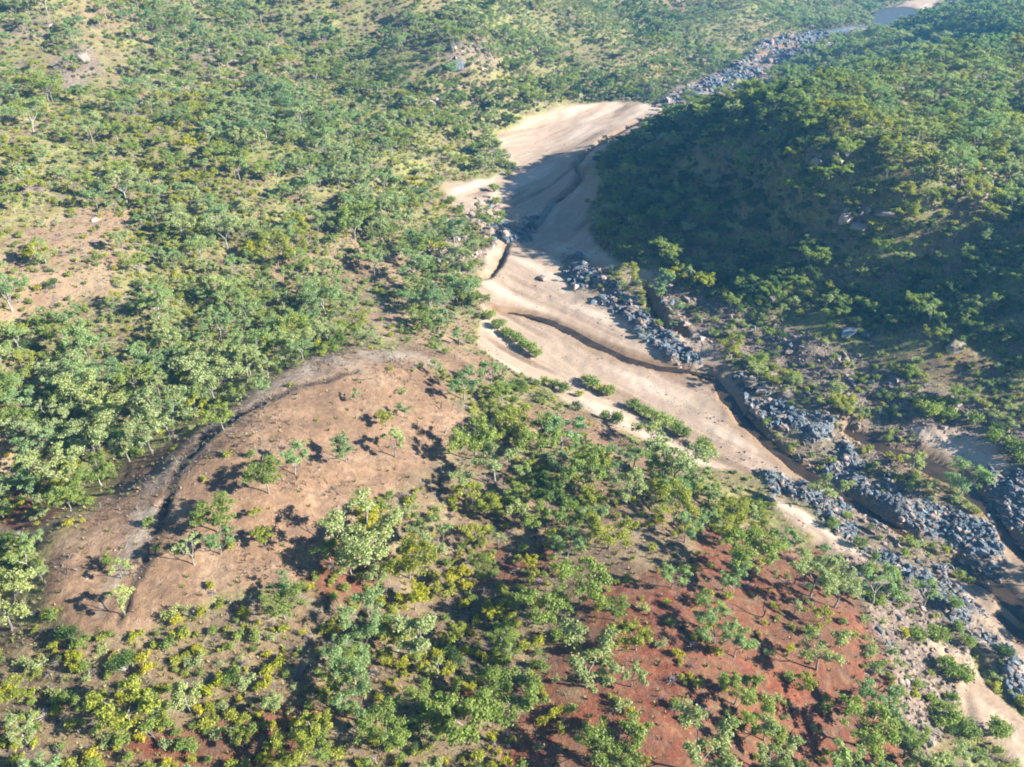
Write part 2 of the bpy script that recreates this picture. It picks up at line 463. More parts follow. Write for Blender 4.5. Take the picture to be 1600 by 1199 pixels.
def ground_material():
    m, nt = new_mat("ground")
    g = NT_(nt)
    pos = g.n("ShaderNodeNewGeometry").outputs['Position']
    a1 = g.n("ShaderNodeAttribute", attribute_name="m1"); a2 = g.n("ShaderNodeAttribute", attribute_name="m2"); a3 = g.n("ShaderNodeAttribute", attribute_name="m3")
    def sep(a):
        x = g.n("ShaderNodeSeparateColor"); g.l(a.outputs['Color'], x.inputs[0]); return x.outputs
    sand, rock, red = sep(a1)[:3]
    bald, track, trench = sep(a2)[:3]
    wet, pink, rubble = sep(a3)[:3]
    big = g.noise(0.018, 5, 0.6, pos)
    mid = g.noise(0.11, 5, 0.6, pos)
    fine = g.noise(0.9, 5, 0.65, pos)
    tiny = g.noise(4.5, 3, 0.6, pos)
    # soil with dry grass and low scrub
    soil = g.ramp(mid, [(0.3, (0.09, 0.058, 0.038)), (0.5, (0.18, 0.108, 0.066)), (0.72, (0.27, 0.18, 0.115))])
    grass = g.ramp(fine, [(0.3, (0.08, 0.10, 0.024)), (0.5, (0.20, 0.22, 0.05)), (0.72, (0.31, 0.31, 0.095))])
    gm = g.ramp(g.math('ADD', g.math('MULTIPLY', big, 0.35), g.math('ADD', g.math('MULTIPLY', mid, 0.35), g.math('MULTIPLY', fine, 0.35))), [(0.45, 0.05), (0.62, 0.95)])
    brown = sep(g.n("ShaderNodeAttribute", attribute_name="m4"))[1]
    gm = g.math('MULTIPLY', gm, g.math('SUBTRACT', 1.0, g.math('MULTIPLY', brown, 0.78)))
    base = g.mix(gm, soil, grass)
    pinkc = g.ramp(mid, [(0.3, (0.25, 0.14, 0.085)), (0.7, (0.35, 0.235, 0.16))])
    base = g.mix(g.math('MULTIPLY', pink, 0.8), base, pinkc)
    redc = g.ramp(fine, [(0.28, (0.055, 0.028, 0.020)), (0.5, (0.155, 0.047, 0.023)), (0.72, (0.24, 0.092, 0.048))])
    redw = g.ramp(g.math('ADD', g.math('MULTIPLY', mid, 0.7), g.math('MULTIPLY', fine, 0.3)), [(0.33, 0.25), (0.55, 1.0)])
    base = g.mix(g.math('MULTIPLY', red, redw), base, redc)
    litter = g.ramp(g.noise(0.24, 6, 0.72, pos, 1.2), [(0.50, 0.0), (0.62, 0.8)])
    nored = g.math('SUBTRACT', 1.0, g.math('MULTIPLY', red, 0.6))
    litter = g.math('MULTIPLY', litter, nored)
    base = g.mix(litter, base, g.ramp(tiny, [(0.35, (0.075, 0.055, 0.05)), (0.65, (0.19, 0.155, 0.125))]))
    straw = g.ramp(g.noise(0.5, 6, 0.75, pos, 0.6), [(0.53, 0.0), (0.62, 0.65)])
    straw = g.math('MULTIPLY', straw, nored)
    base = g.mix(straw, base, (0.27, 0.235, 0.12))
    baldc = g.ramp(g.math('ADD', g.math('MULTIPLY', mid, 0.55), g.math('MULTIPLY', fine, 0.45)), [(0.3, (0.095, 0.060, 0.040)), (0.5, (0.215, 0.128, 0.072)), (0.68, (0.32, 0.225, 0.145))])
    base = g.mix(bald, base, baldc)
    dark = g.ramp(g.noise(0.35, 5, 0.7, pos, 1.5), [(0.5, 0.0), (0.64, 0.75)])
    base = g.mix(g.math('MULTIPLY', bald, dark), base, (0.13, 0.085, 0.06))
    trackc = g.ramp(fine, [(0.3, (0.19, 0.15, 0.11)), (0.7, (0.36, 0.305, 0.24))])
    tw = g.ramp(g.noise(0.3, 5, 0.65, pos, 1.0), [(0.35, 0.25), (0.6, 0.9)])
    base = g.mix(g.math('MULTIPLY', track, tw), base, trackc)
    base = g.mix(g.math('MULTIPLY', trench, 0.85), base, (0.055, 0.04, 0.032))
    rub = g.ramp(fine, [(0.3, (0.08, 0.06, 0.052)), (0.5, (0.19, 0.135, 0.105)), (0.7, (0.31, 0.24, 0.19))])
    base = g.mix(g.math('MULTIPLY', rubble, 0.85), base, rub)
    # sand: pale pinkish, damp streaks
    streak = sep(g.n("ShaderNodeAttribute", attribute_name="m4"))[0]
    sandc = g.ramp(g.math('ADD', g.math('MULTIPLY', streak, 0.8), g.math('MULTIPLY', fine, 0.2)), [(0.24, (0.17, 0.115, 0.074)), (0.36, (0.28, 0.193, 0.130)), (0.45, (0.39, 0.285, 0.200)), (0.50, (0.32, 0.228, 0.158)), (0.56, (0.37, 0.270, 0.190)), (0.68, (0.47, 0.365, 0.270))])
    base = g.mix(sand, base, sandc)
    peb = g.ramp(g.noise(2.2, 3, 0.7, pos), [(0.58, 0.0), (0.68, 0.6)])
    base = g.mix(g.math('MULTIPLY', sand, peb), base, (0.22, 0.19, 0.17))
    rockc = g.ramp(fine, [(0.28, (0.03, 0.045, 0.06)), (0.5, (0.10, 0.135, 0.155)), (0.72, (0.26, 0.30, 0.31))])
    base = g.mix(rock, base, rockc)
    base = g.mix(g.math('MULTIPLY', wet, 0.8), base, g.mix(g.noise(0.5, 3, 0.5, pos), (0.16, 0.085, 0.035), (0.27, 0.17, 0.09)))
    base = g.mix(0.35, base, g.mix(1.0, base, g.ramp(tiny, [(0.3, 0.55), (0.7, 1.5)]), 'MULTIPLY'))
    b = g.n("ShaderNodeBsdfPrincipled")
    g.l(base, b.inputs['Base Color'])
    g.l(g.math('SUBTRACT', 0.95, g.math('MULTIPLY', wet, 0.4)), b.inputs['Roughness'])
    b.inputs['Specular IOR Level'].default_value = 0.2
    bump = g.n("ShaderNodeBump")
    bump.inputs['Strength'].default_value = 0.8
    bump.inputs['Distance'].default_value = 0.35
    hsum = g.math('ADD', fine, g.math('MULTIPLY', tiny, 0.35))
    hsum = g.math('MULTIPLY', hsum, g.math('SUBTRACT', 1.0, g.math('MULTIPLY', sand, 0.75)))
    g.l(hsum, bump.inputs['Height'])
    g.l(bump.outputs[0], b.inputs['Normal'])
    o = g.n("ShaderNodeOutputMaterial")
    g.l(b.outputs[0], o.inputs[0])
    return m

def leaf_material(name, dark, light, warm):
    m, nt = new_mat(name)
    g = NT_(nt)
    oi = g.n("ShaderNodeObjectInfo")
    geo = g.n("ShaderNodeNewGeometry")
    wn_ = g.noise(0.013, 3, 0.5, geo.outputs['Position'])
    col = g.ramp(oi.outputs['Random'], [(0.0, dark), (0.55, light), (1.0, warm)])
    per = g.n("ShaderNodeAttribute", attribute_name="tone")
    col = g.mix(1.0, col, g.ramp(per.outputs['Fac'], [(0.0, 0.62), (1.0, 1.4)]), 'MULTIPLY')
    col = g.mix(g.ramp(wn_, [(0.45, 0.0), (0.62, 0.4)]), col, warm)
    d = g.n("ShaderNodeBsdfPrincipled"); d.inputs['Roughness'].default_value = 0.6; d.inputs['Specular IOR Level'].default_value = 0.35
    t = g.n("ShaderNodeBsdfTranslucent")
    g.l(col, d.inputs['Base Color'])
    g.l(g.mix(1.0, col, (1.1, 1.25, 0.55), 'MULTIPLY'), t.inputs['Color'])
    ms = g.n("ShaderNodeMixShader"); ms.inputs[0].default_value = 0.45
    g.l(d.outputs[0], ms.inputs[1]); g.l(t.outputs[0], ms.inputs[2])
    o = g.n("ShaderNodeOutputMaterial"); g.l(ms.outputs[0], o.inputs[0])
    return m

def solid_material(name, c1, c2, scale, rough=0.9, bump=0.3):
    m, nt = new_mat(name)
    g = NT_(nt)
    tc = g.n("ShaderNodeTexCoord").outputs['Object']
    oi = g.n("ShaderNodeObjectInfo")
    vm = g.n("ShaderNodeVectorMath", operation='ADD'); g.l(tc, vm.inputs[0]); g.l(oi.outputs['Random'], vm.inputs[1])
    nz = g.noise(scale, 5, 0.6, vm.outputs[0])
    col = g.ramp(nz, [(0.3, c1), (0.7, c2)])
    col = g.mix(1.0, col, g.ramp(oi.outputs['Random'], [(0.0, 0.6), (1.0, 1.35)]), 'MULTIPLY')
    b = g.n("ShaderNodeBsdfPrincipled"); b.inputs['Roughness'].default_value = rough; b.inputs['Specular IOR Level'].default_value = 0.25
    g.l(col, b.inputs['Base Color'])
    if bump:
        bp = g.n("ShaderNodeBump"); bp.inputs['Strength'].default_value = bump; bp.inputs['Distance'].default_value = 0.1
        g.l(nz, bp.inputs['Height']); g.l(bp.outputs[0], b.inputs['Normal'])
    o = g.n("ShaderNodeOutputMaterial"); g.l(b.outputs[0], o.inputs[0])
    return m

M_GROUND = ground_material()
LEAF = {
 'sage':   leaf_material("leaf_sage",   (0.280, 0.320, 0.145), (0.340, 0.380, 0.175), (0.375, 0.395, 0.145)),
 'green':  leaf_material("leaf_green",  (0.160, 0.215, 0.050), (0.225, 0.285, 0.065), (0.290, 0.335, 0.070)),
 'blue':   leaf_material("leaf_blue",   (0.190, 0.275, 0.120), (0.250, 0.345, 0.150), (0.300, 0.360, 0.120)),
 'olive':  leaf_material("leaf_olive",  (0.235, 0.255, 0.038), (0.305, 0.320, 0.046), (0.360, 0.350, 0.050)),
 'yellow': leaf_material("leaf_yellow", (0.290, 0.310, 0.024), (0.370, 0.360, 0.026), (0.430, 0.370, 0.026)),
 'dark':   leaf_material("leaf_dark",   (0.065, 0.115, 0.028), (0.090, 0.150, 0.035), (0.125, 0.170, 0.038)),
}
M_BARK = solid_material("pale_bark", (0.14, 0.12, 0.10), (0.33, 0.30, 0.26), 2.0)
M_DEAD = solid_material("dead_wood", (0.10, 0.09, 0.085), (0.33, 0.31, 0.29), 1.5)
M_CHAR = solid_material("charred_wood", (0.02, 0.018, 0.017), (0.075, 0.065, 0.06), 2.0)
M_BLUEROCK = solid_material("blue_grey_rock", (0.035, 0.047, 0.06), (0.20, 0.235, 0.255), 0.9, 0.75, 0.6)
M_TANROCK = solid_material("tan_rock", (0.13, 0.095, 0.08), (0.40, 0.31, 0.25), 0.9, 0.85, 0.6)
M_STRAW = solid_material("dry_grass", (0.20, 0.16, 0.07), (0.36, 0.30, 0.15), 3.0, 0.9, 0)
M_TUFT = solid_material("green_tuft", (0.08, 0.10, 0.025), (0.19, 0.19, 0.055), 3.0, 0.9, 0)

def water_material(name, col, rough):
    m, nt = new_mat(name)
    g = NT_(nt)
    pos = g.n("ShaderNodeNewGeometry").outputs['Position']
    b = g.n("ShaderNodeBsdfPrincipled")
    g.l(g.mix(g.ramp(g.noise(0.25, 4, 0.5, pos), [(0.35, 0), (0.65, 1)]), col, tuple(c * 1.9 for c in col)), b.inputs['Base Color'])
    b.inputs['Roughness'].default_value = rough
    b.inputs['IOR'].default_value = 1.33
    bp = g.n("ShaderNodeBump"); bp.inputs['Strength'].default_value = 0.15; bp.inputs['Distance'].default_value = 0.05
    g.l(g.noise(1.8, 3, 0.5, pos), bp.inputs['Height']); g.l(bp.outputs[0], b.inputs['Normal'])
    o = g.n("ShaderNodeOutputMaterial"); g.l(b.outputs[0], o.inputs[0])
    return m
M_WATER = water_material("stream_water", (0.030, 0.020, 0.011), 0.08)
M_POOL = water_material("pool_water", (0.05, 0.045, 0.035), 0.35)

# ------------------------------------------------------------------ mesh helpers
def mesh_np(name, verts, faces, mats=(), fmat=None, smooth=False, tone=None):
    """faces: an (n, k) integer array, or a list of such arrays"""
    if not isinstance(faces, list): faces = [faces]
    faces = [np.asarray(f, np.int32) for f in faces if len(f)]
    me = bpy.data.meshes.new(name)
    verts = np.asarray(verts, np.float32)
    me.vertices.add(len(verts)); me.vertices.foreach_set("co", verts.ravel())
    tot = sum(f.size for f in faces); npoly = sum(len(f) for f in faces)
    me.loops.add(tot); me.polygons.add(npoly)
    me.loops.foreach_set("vertex_index", np.concatenate([f.ravel() for f in faces]))
    cnt = np.concatenate([np.full(len(f), f.shape[1]) for f in faces]).astype(np.int32)
    start = np.concatenate([[0], np.cumsum(cnt)[:-1]]).astype(np.int32)
    me.polygons.foreach_set("loop_start", start)
    for m in mats: me.materials.append(m)
    if fmat is not None: me.polygons.foreach_set("material_index", np.asarray(fmat, np.int32))
    me.polygons.foreach_set("use_smooth", np.full(npoly, bool(smooth)))
    me.update(calc_edges=True)
    if tone is not None:
        a = me.attributes.new("tone", 'FLOAT', 'FACE'); a.data.foreach_set("value", np.asarray(tone, np.float32))
    return me

def link(name, me, parent=None, loc=None):
    o = bpy.data.objects.new(name, me)
    C.objects.link(o)
    if parent is not None: o.parent = parent
    if loc is not None: o.location = loc
    return o

class Geo:
    def __init__(s): s.v = []; s.q = []; s.n = 0
    def tube(s, pts, rad, k=6):
        pts = [Vector(p) for p in pts]
        rings = []
        for i, p in enumerate(pts):
            d = (pts[min(i + 1, len(pts) - 1)] - pts[max(i - 1, 0)]).normalized()
            a = d.orthogonal().normalized(); b = d.cross(a)
            for j in range(k):
                an = 2 * math.pi * j / k
                s.v.append(p + (a * math.cos(an) + b * math.sin(an)) * rad[i])
            rings.append(s.n); s.n += k
        for i in range(len(pts) - 1):
            for j in range(k):
                s.q.append((rings[i] + j, rings[i] + (j + 1) % k, rings[i + 1] + (j + 1) % k, rings[i + 1] + j))
    def arrays(s): return np.array([tuple(v) for v in s.v]), np.array(s.q)

def leaves(rg, centre, radii, n, size, hang=0.5):
    """leaf sprays through the shell of an ellipsoid: diamond faces"""
    d = rg.normal(size=(n, 3)); d /= np.linalg.norm(d, axis=1)[:, None]
    d[:, 2] = np.where(d[:, 2] < -0.35, -d[:, 2], d[:, 2])
    rr = np.clip(rg.normal(0.74, 0.3, n), 0.1, 1.6)
    c = np.array(centre) + d * rr[:, None] * np.array(radii)
    nrm = d * 0.7 + rg.normal(size=(n, 3)) * 0.75 + np.array([0, 0, 0.55]); nrm /= np.linalg.norm(nrm, axis=1)[:, None]
    t = np.cross(nrm, rg.normal(size=(n, 3)) + np.array([0, 0, -hang * 1.5])); t /= np.linalg.norm(t, axis=1)[:, None] + 1e-9
    b = np.cross(nrm, t)
    sz = size * rg.uniform(0.6, 1.35, n)[:, None]
    w = 0.62
    V = np.stack([c + t * sz, c + b * sz * w, c - t * sz, c - b * sz * w + nrm * sz * 0.2], 1).reshape(-1, 3)
    Fc = np.arange(n * 4).reshape(n, 4)
    tone = np.clip(rg.normal(0.5, 0.22, n) + (d[:, 2]) * 0.1, 0, 1)
    return V, Fc, tone

def gum_proto(seed, h=9.0, spread=2.7, nlimb=4, lean=0.3, density=1.0, flat=0.65):
    h *= 0.80; spread *= 1.08
    rnd = random.Random(seed); rg = np.random.default_rng(seed)
    g = Geo()
    base = Vector((0, 0, -0.4)); fork = Vector((rnd.uniform(-lean, lean), rnd.uniform(-lean, lean), h * rnd.uniform(0.26, 0.38)))
    r0 = 0.022 * h
    g.tube([base, (base + fork) / 2 + Vector((rnd.uniform(-.15, .15), rnd.uniform(-.15, .15), 0)), fork], [r0 * 1.25, r0 * 0.9, r0 * 0.75], 7)
    ends = []
    a0 = rnd.uniform(0, 6.28)
    for i in range(nlimb):
        a = a0 + i * 6.283 / nlimb + rnd.uniform(-.5, .5)
        rr = spread * rnd.uniform(0.35, 0.8) * (0.25 if i == nlimb - 1 else 1)
        tip = Vector((math.cos(a) * rr, math.sin(a) * rr, h * rnd.uniform(0.62, 0.9)))
        mid = fork.lerp(tip, 0.5) + Vector((math.cos(a), math.sin(a), -0.3)) * rnd.uniform(0.1, 0.5)
        g.tube([fork, mid, tip], [r0 * 0.6, r0 * 0.38, r0 * 0.16], 5)
        ends.append(tip)
        for j in range(rnd.choice([2, 3, 3])):
            b = a + rnd.uniform(-1.3, 1.3)
            q = mid.lerp(tip, rnd.uniform(0.1, 0.8))
            t2 = q + Vector((math.cos(b), math.sin(b), rnd.uniform(0.1, 0.9))) * spread * rnd.uniform(0.3, 0.58)
            t2.z = min(t2.z, h * 0.97)
            g.tube([q, q.lerp(t2, .5) + Vector((0, 0, .12)), t2], [r0 * 0.26, r0 * 0.17, r0 * 0.08], 4)
            ends.append(t2)
    V, Q = g.arrays()
    LV, LF, LT = [], [], []; off = 0
    for e in ends:
        for q in range(rnd.choice([2, 3, 3])):
            rx = spread * rnd.uniform(0.13, 0.27)
            c = e + Vector((rnd.uniform(-.5, .5), rnd.uniform(-.5, .5), rnd.uniform(-.35, .3))) * spread * 0.62 * (1 if q else 0.15)
            v, f, t = leaves(rg, c, (rx, rx * rnd.uniform(.8, 1.2), rx * flat * rnd.uniform(.8, 1.2)), int(105 * density), 0.15)
            LV.append(v); LF.append(f + off); off += len(v); LT.append(np.clip(t + rnd.uniform(-.16, .16), 0, 1))
    return (V, Q), (np.concatenate(LV), np.concatenate(LF), np.concatenate(LT))

def shrub_proto(seed, r=1.0, h=1.1, lumps=6, n=60, size=0.13, upright=False):
    rnd = random.Random(seed); rg = np.random.default_rng(seed)
    g = Geo(); LV, LF, LT = [], [], []; off = 0
    for i in range(lumps):
        a = rnd.uniform(0, 6.28); rr = r * rnd.uniform(0.1, 0.72)
        c = Vector((math.cos(a) * rr, math.sin(a) * rr, h * rnd.uniform(0.35, 0.75)))
        g.tube([(0, 0, -0.15), c * 0.6 + Vector((0, 0, 0.02)), c], [0.035 * r, 0.025 * r, 0.01 * r], 4)
        lr = r * rnd.uniform(0.28, 0.5)
        v, f, t = leaves(rg, c, (lr, lr, lr * (1.5 if upright else .8)), n, size, 0.2)
        LV.append(v); LF.append(f + off); off += len(v); LT.append(np.clip(t + rnd.uniform(-.14, .14), 0, 1))
    return g.arrays(), (np.concatenate(LV), np.concatenate(LF), np.concatenate(LT))

def dead_proto(seed, h=6.0):
    rnd = random.Random(seed)
    g = Geo()
    def branch(p, d, L, r, lev):
        q = p + d * L * .5 + Vector((rnd.uniform(-.1, .1), rnd.uniform(-.1, .1), 0)) * L
        e = p + d * L
        g.tube([p, q, e], [r, r * .8, r * .5], 5 if lev == 0 else 4)
        if lev < 3:
            for k in range(rnd.choice([2, 3, 3])):
                nd = (d + Vector((rnd.uniform(-1, 1), rnd.uniform(-1, 1), rnd.uniform(-.2, .6))) * .8).normalized()
                branch(q.lerp(e, rnd.uniform(.1, 1)), nd, L * rnd.uniform(.45, .75), r * .5, lev + 1)
    branch(Vector((0, 0, -.3)), Vector((rnd.uniform(-.15, .15), rnd.uniform(-.15, .15), 1)).normalized(), h * .45, 0.15, 0)
    return g.arrays()

def log_proto(seed, L=5.0):
    rnd = random.Random(seed); g = Geo()
    z = .14
    p = [Vector((-L / 2, 0, z)), Vector((0, rnd.uniform(-.3, .3), z + .05)), Vector((L / 2, rnd.uniform(-.4, .4), z))]
    g.tube(p, [.17, .13, .07], 6)
    for k in range(4):
        q = p[1].lerp(p[2], rnd.uniform(-.2, .9)); s = rnd.choice([-1, 1])
        g.tube([q, q + Vector((rnd.uniform(.3, 1.0), s * rnd.uniform(.5, 1.1), rnd.uniform(0, .35)))], [.06, .02], 4)
    return g.arrays()

def rock_proto(seed, stretch=(1, .75, .6)):
    """an angular block: the hull of a few random points, edges slightly worn"""
    import bmesh
    rnd = random.Random(seed)
    bm = bmesh.new()
    for i in range(15):
        v = Vector((rnd.uniform(-1, 1), rnd.uniform(-1, 1), rnd.uniform(-1, 1)))
        m = max(abs(v.x), abs(v.y), abs(v.z)); v = v / m * rnd.uniform(.75, 1)
        bm.verts.new((v.x * stretch[0], v.y * stretch[1], v.z * stretch[2]))
    r = bmesh.ops.convex_hull(bm, input=bm.verts)
    bmesh.ops.delete(bm, geom=list({e for e in r['geom_interior'] if isinstance(e, bmesh.types.BMVert)}), context='VERTS')
    bmesh.ops.bevel(bm, geom=bm.edges[:], offset=.05, segments=1, affect='EDGES')
    me = bpy.data.meshes.new("boulder"); bm.to_mesh(me); bm.free()
    return me

def tuft_proto(seed, n=22, r=.35, h=.45):
    rg = np.random.default_rng(seed)
    a = rg.uniform(0, 6.28, n); rr = rg.uniform(0, r * .5, n)
    bx, by = np.cos(a) * rr, np.sin(a) * rr
    tx, ty = np.cos(a) * rg.uniform(.3, 1, n) * r * 1.2, np.sin(a) * rg.uniform(.3, 1, n) * r * 1.2
    w = .045
    V = np.stack([np.stack([bx - np.sin(a) * w, by + np.cos(a) * w, np.full(n, -.05)], 1), np.stack([bx + np.sin(a) * w, by - np.cos(a) * w, np.full(n, -.05)], 1), np.stack([tx, ty, h * rg.uniform(.5, 1, n)], 1)], 1).reshape(-1, 3)
    return V, np.arange(n * 3).reshape(n, 3)

# ------------------------------------------------------------------ the ground
idx = np.arange(NT * NL).reshape(NL, NT)
faces = np.stack([idx[:-1, :-1], idx[:-1, 1:], idx[1:, 1:], idx[1:, :-1]], -1).reshape(-1, 4)
me = mesh_np("terrain", np.stack([GX, GY, GZ], -1).reshape(-1, 3), faces, [M_GROUND], smooth=True)
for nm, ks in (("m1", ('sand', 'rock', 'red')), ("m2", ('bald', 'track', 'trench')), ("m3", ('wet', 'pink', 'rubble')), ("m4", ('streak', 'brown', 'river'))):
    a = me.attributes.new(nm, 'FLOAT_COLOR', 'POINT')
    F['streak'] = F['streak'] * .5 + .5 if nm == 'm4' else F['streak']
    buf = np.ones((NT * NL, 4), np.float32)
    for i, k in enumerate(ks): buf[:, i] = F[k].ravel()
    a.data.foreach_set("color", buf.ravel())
terrain = link("terrain", me)
terrain['kind'] = 'structure'

# ------------------------------------------------------------------ water: level sheets lying in the carved channels
def water_strip(name, pts, mat, z=-0.36, grow=1.5):
    P = []
    for (u, v, w) in pts:
        x, y = ground(u, v, 0)
        x2, _ = ground(u + w, v, 0)
        P.append((x, y, abs(x2 - x) * grow))
    P = np.array(P); Vv = []
    for i in range(len(P)):
        d = P[min(i + 1, len(P) - 1), :2] - P[max(i - 1, 0), :2]
        d /= np.linalg.norm(d) + 1e-9
        nrm = np.array([-d[1], d[0]])
        for s in (-1, 1): Vv.append((*(P[i, :2] + nrm * s * P[i, 2]), z))
    Fq = [(2 * i, 2 * i + 1, 2 * i + 3, 2 * i + 2) for i in range(len(P) - 1)]
    o = link(name, mesh_np(name, Vv, np.array(Fq), [mat])); o['kind'] = 'structure'
    return o
for i, c in enumerate(CHANNELS):
    water_strip("water", c, M_WATER, z=-0.36 - 0.003 * i)
pv = [(*ground(u, v, 0), -0.35) for (u, v) in POOL]
o = link("water", mesh_np("water", pv, np.array([list(range(len(pv)))]), [M_POOL])); o['kind'] = 'structure'

# ------------------------------------------------------------------ plants and rocks, one mesh set for each form
GUMS = []      # (trunk mesh, crown mesh, both in one for the far woodland, crown radius, height, tone word)
def both(name, a, b, mats, tone):
    (V1, Q1), (V2, Q2) = a, b
    return mesh_np(name, np.concatenate([V1, V2]), np.concatenate([Q1, Q2 + len(V1)]), mats, [0] * len(Q1) + [1] * len(Q2), tone=np.concatenate([np.full(len(Q1), .5), tone]))
gum_specs = [  # seed, height, spread, limbs, tone, density, flatness
 (1, 9.5, 2.9, 4, 'sage', 1.0, .62), (2, 8.0, 2.4, 4, 'blue', 1.0, .7), (3, 10.5, 3.3, 5, 'sage', .9, .55), (4, 7.0, 2.6, 4, 'green', 1.1, .7),
 (5, 8.5, 3.0, 5, 'green', 1.0, .6), (6, 9.0, 2.5, 4, 'blue', .85, .65), (7, 6.5, 2.2, 3, 'olive', 1.0, .7), (8, 11.0, 3.5, 5, 'blue', .9, .6),
 (9, 7.5, 1.7, 3, 'sage', .9, .8), (14, 8.5, 2.6, 5, 'sage', .8, .7), (15, 6.5, 2.9, 4, 'green', .8, .5), (16, 10.0, 2.8, 5, 'blue', .8, .6), (17, 5.5, 1.9, 3, 'olive', .9, .7), (18, 9.5, 3.2, 6, 'green', .75, .6), (19, 7.5, 2.2, 4, 'sage', .75, .8), (20, 6.0, 2.7, 4, 'olive', .7, .6), (10, 6.0, 2.4, 4, 'yellow', 1.0, .7), (12, 8.0, 3.1, 5, 'olive', .85, .55), (13, 7.0, 2.5, 4, 'dark', 1.2, .8)]
for (sd, h, spd, nl, tone, den, flat) in gum_specs:
    tr, (cv, cf, ct_) = gum_proto(sd, h, spd, nl, density=den, flat=flat)
    trunk = mesh_np("trunk", tr[0], tr[1], [M_BARK], smooth=True)
    crown = mesh_np("crown", cv, cf, [LEAF[tone]], tone=ct_)
    GUMS.append((trunk, crown, both("gum", tr, (cv, cf), [M_BARK, LEAF[tone]], ct_), spd * 1.15, h, tone))
SHRUBS = []
for (sd, r, h, lu, n, tone, up) in [(31, 1.2, 1.3, 8, 46, 'yellow', False), (32, 1.5, 1.7, 9, 50, 'green', False), (33, 1.0, .9, 6, 44, 'olive', False), (34, 1.4, 1.4, 9, 42, 'sage', False),
                                (35, .9, 1.7, 6, 48, 'yellow', True), (36, 1.7, 2.1, 10, 55, 'dark', False), (37, 1.1, 1.5, 7, 50, 'green', True), (38, 1.3, 1.2, 8, 40, 'olive', False)]:
    tr, (cv, cf, ct_) = shrub_proto(sd, r, h, lu, int(n * 1.3), 0.125, up)
    SHRUBS.append((mesh_np("stem", tr[0], tr[1], [M_DEAD], smooth=True), mesh_np("foliage", cv, cf, [LEAF[tone]], tone=ct_), both("shrub", tr, (cv, cf), [M_DEAD, LEAF[tone]], ct_), r, h, tone))
def twig_proto(seed, r=1.1, h=1.2, n=150):
    rg = np.random.default_rng(seed)
    a = rg.uniform(0, 6.28, n); e = rg.uniform(.25, 1.5, n); L = rg.uniform(.5, 1, n)
    tip = np.stack([np.cos(a) * np.cos(e) * r * L, np.sin(a) * np.cos(e) * r * L, np.sin(e) * h * L], 1)
    st = tip * rg.uniform(.05, .5, n)[:, None]
    w = rg.normal(size=(n, 3)) * .03
    V = np.stack([st - w, st + w, tip], 1).reshape(-1, 3)
    return V, np.arange(n * 3).reshape(n, 3)
M_TWIG = solid_material("grey_twigs", (0.17, 0.13, 0.12), (0.38, 0.31, 0.28), 2.0, 0.9, 0)
TWIGS = [mesh_np("twigs", *twig_proto(s_, r_, h_), [M_TWIG]) for s_, r_, h_ in ((45, 1.2, 1.2), (46, .9, .9), (47, 1.5, 1.3))]
THICKETS = []
for (sd, r, h, lu, n, tone) in [(41, 2.3, 2.9, 16, 62, 'green'), (42, 2.0, 2.4, 14, 60, 'olive'), (43, 2.2, 2.7, 15, 60, 'green')]:
    tr, (cv, cf, ct_) = shrub_proto(sd, r, h, lu, n, 0.2, False)
    THICKETS.append((mesh_np("stem", tr[0], tr[1], [M_DEAD], smooth=True), mesh_np("foliage", cv, cf, [LEAF[tone]], tone=ct_), None, r, h, tone))
DEADS = [mesh_np("bare", *dead_proto(s_, h_), [M_DEAD if s_ % 2 else M_CHAR], smooth=True) for s_, h_ in ((51, 6.5), (52, 5.0), (53, 7.5), (54, 4.0))]
LOGS = [mesh_np("log", *log_proto(s_, L_), [M_DEAD], smooth=True) for s_, L_ in ((61, 5.0), (62, 7.0))]
BRUSH = [mesh_np("brush", *dead_proto(s_, 1.7), [M_CHAR if s_ % 2 else M_DEAD]) for s_ in (55, 56, 57)]
ROCKS = []
for s_, st in ((71, (1, .7, .5)), (72, (1, .85, .6)), (73, (1, .5, .45)), (74, (1, .9, .4)), (75, (1, .6, .7))):
    for mm in (M_BLUEROCK, M_TANROCK):
        r_ = rock_proto(s_, st); r_.materials.append(mm); ROCKS.append(r_)
TUFTS = [mesh_np("tuft", *tuft_proto(s_), [m_]) for s_, m_ in ((81, M_STRAW), (82, M_TUFT), (83, M_STRAW), (84, M_TUFT))]

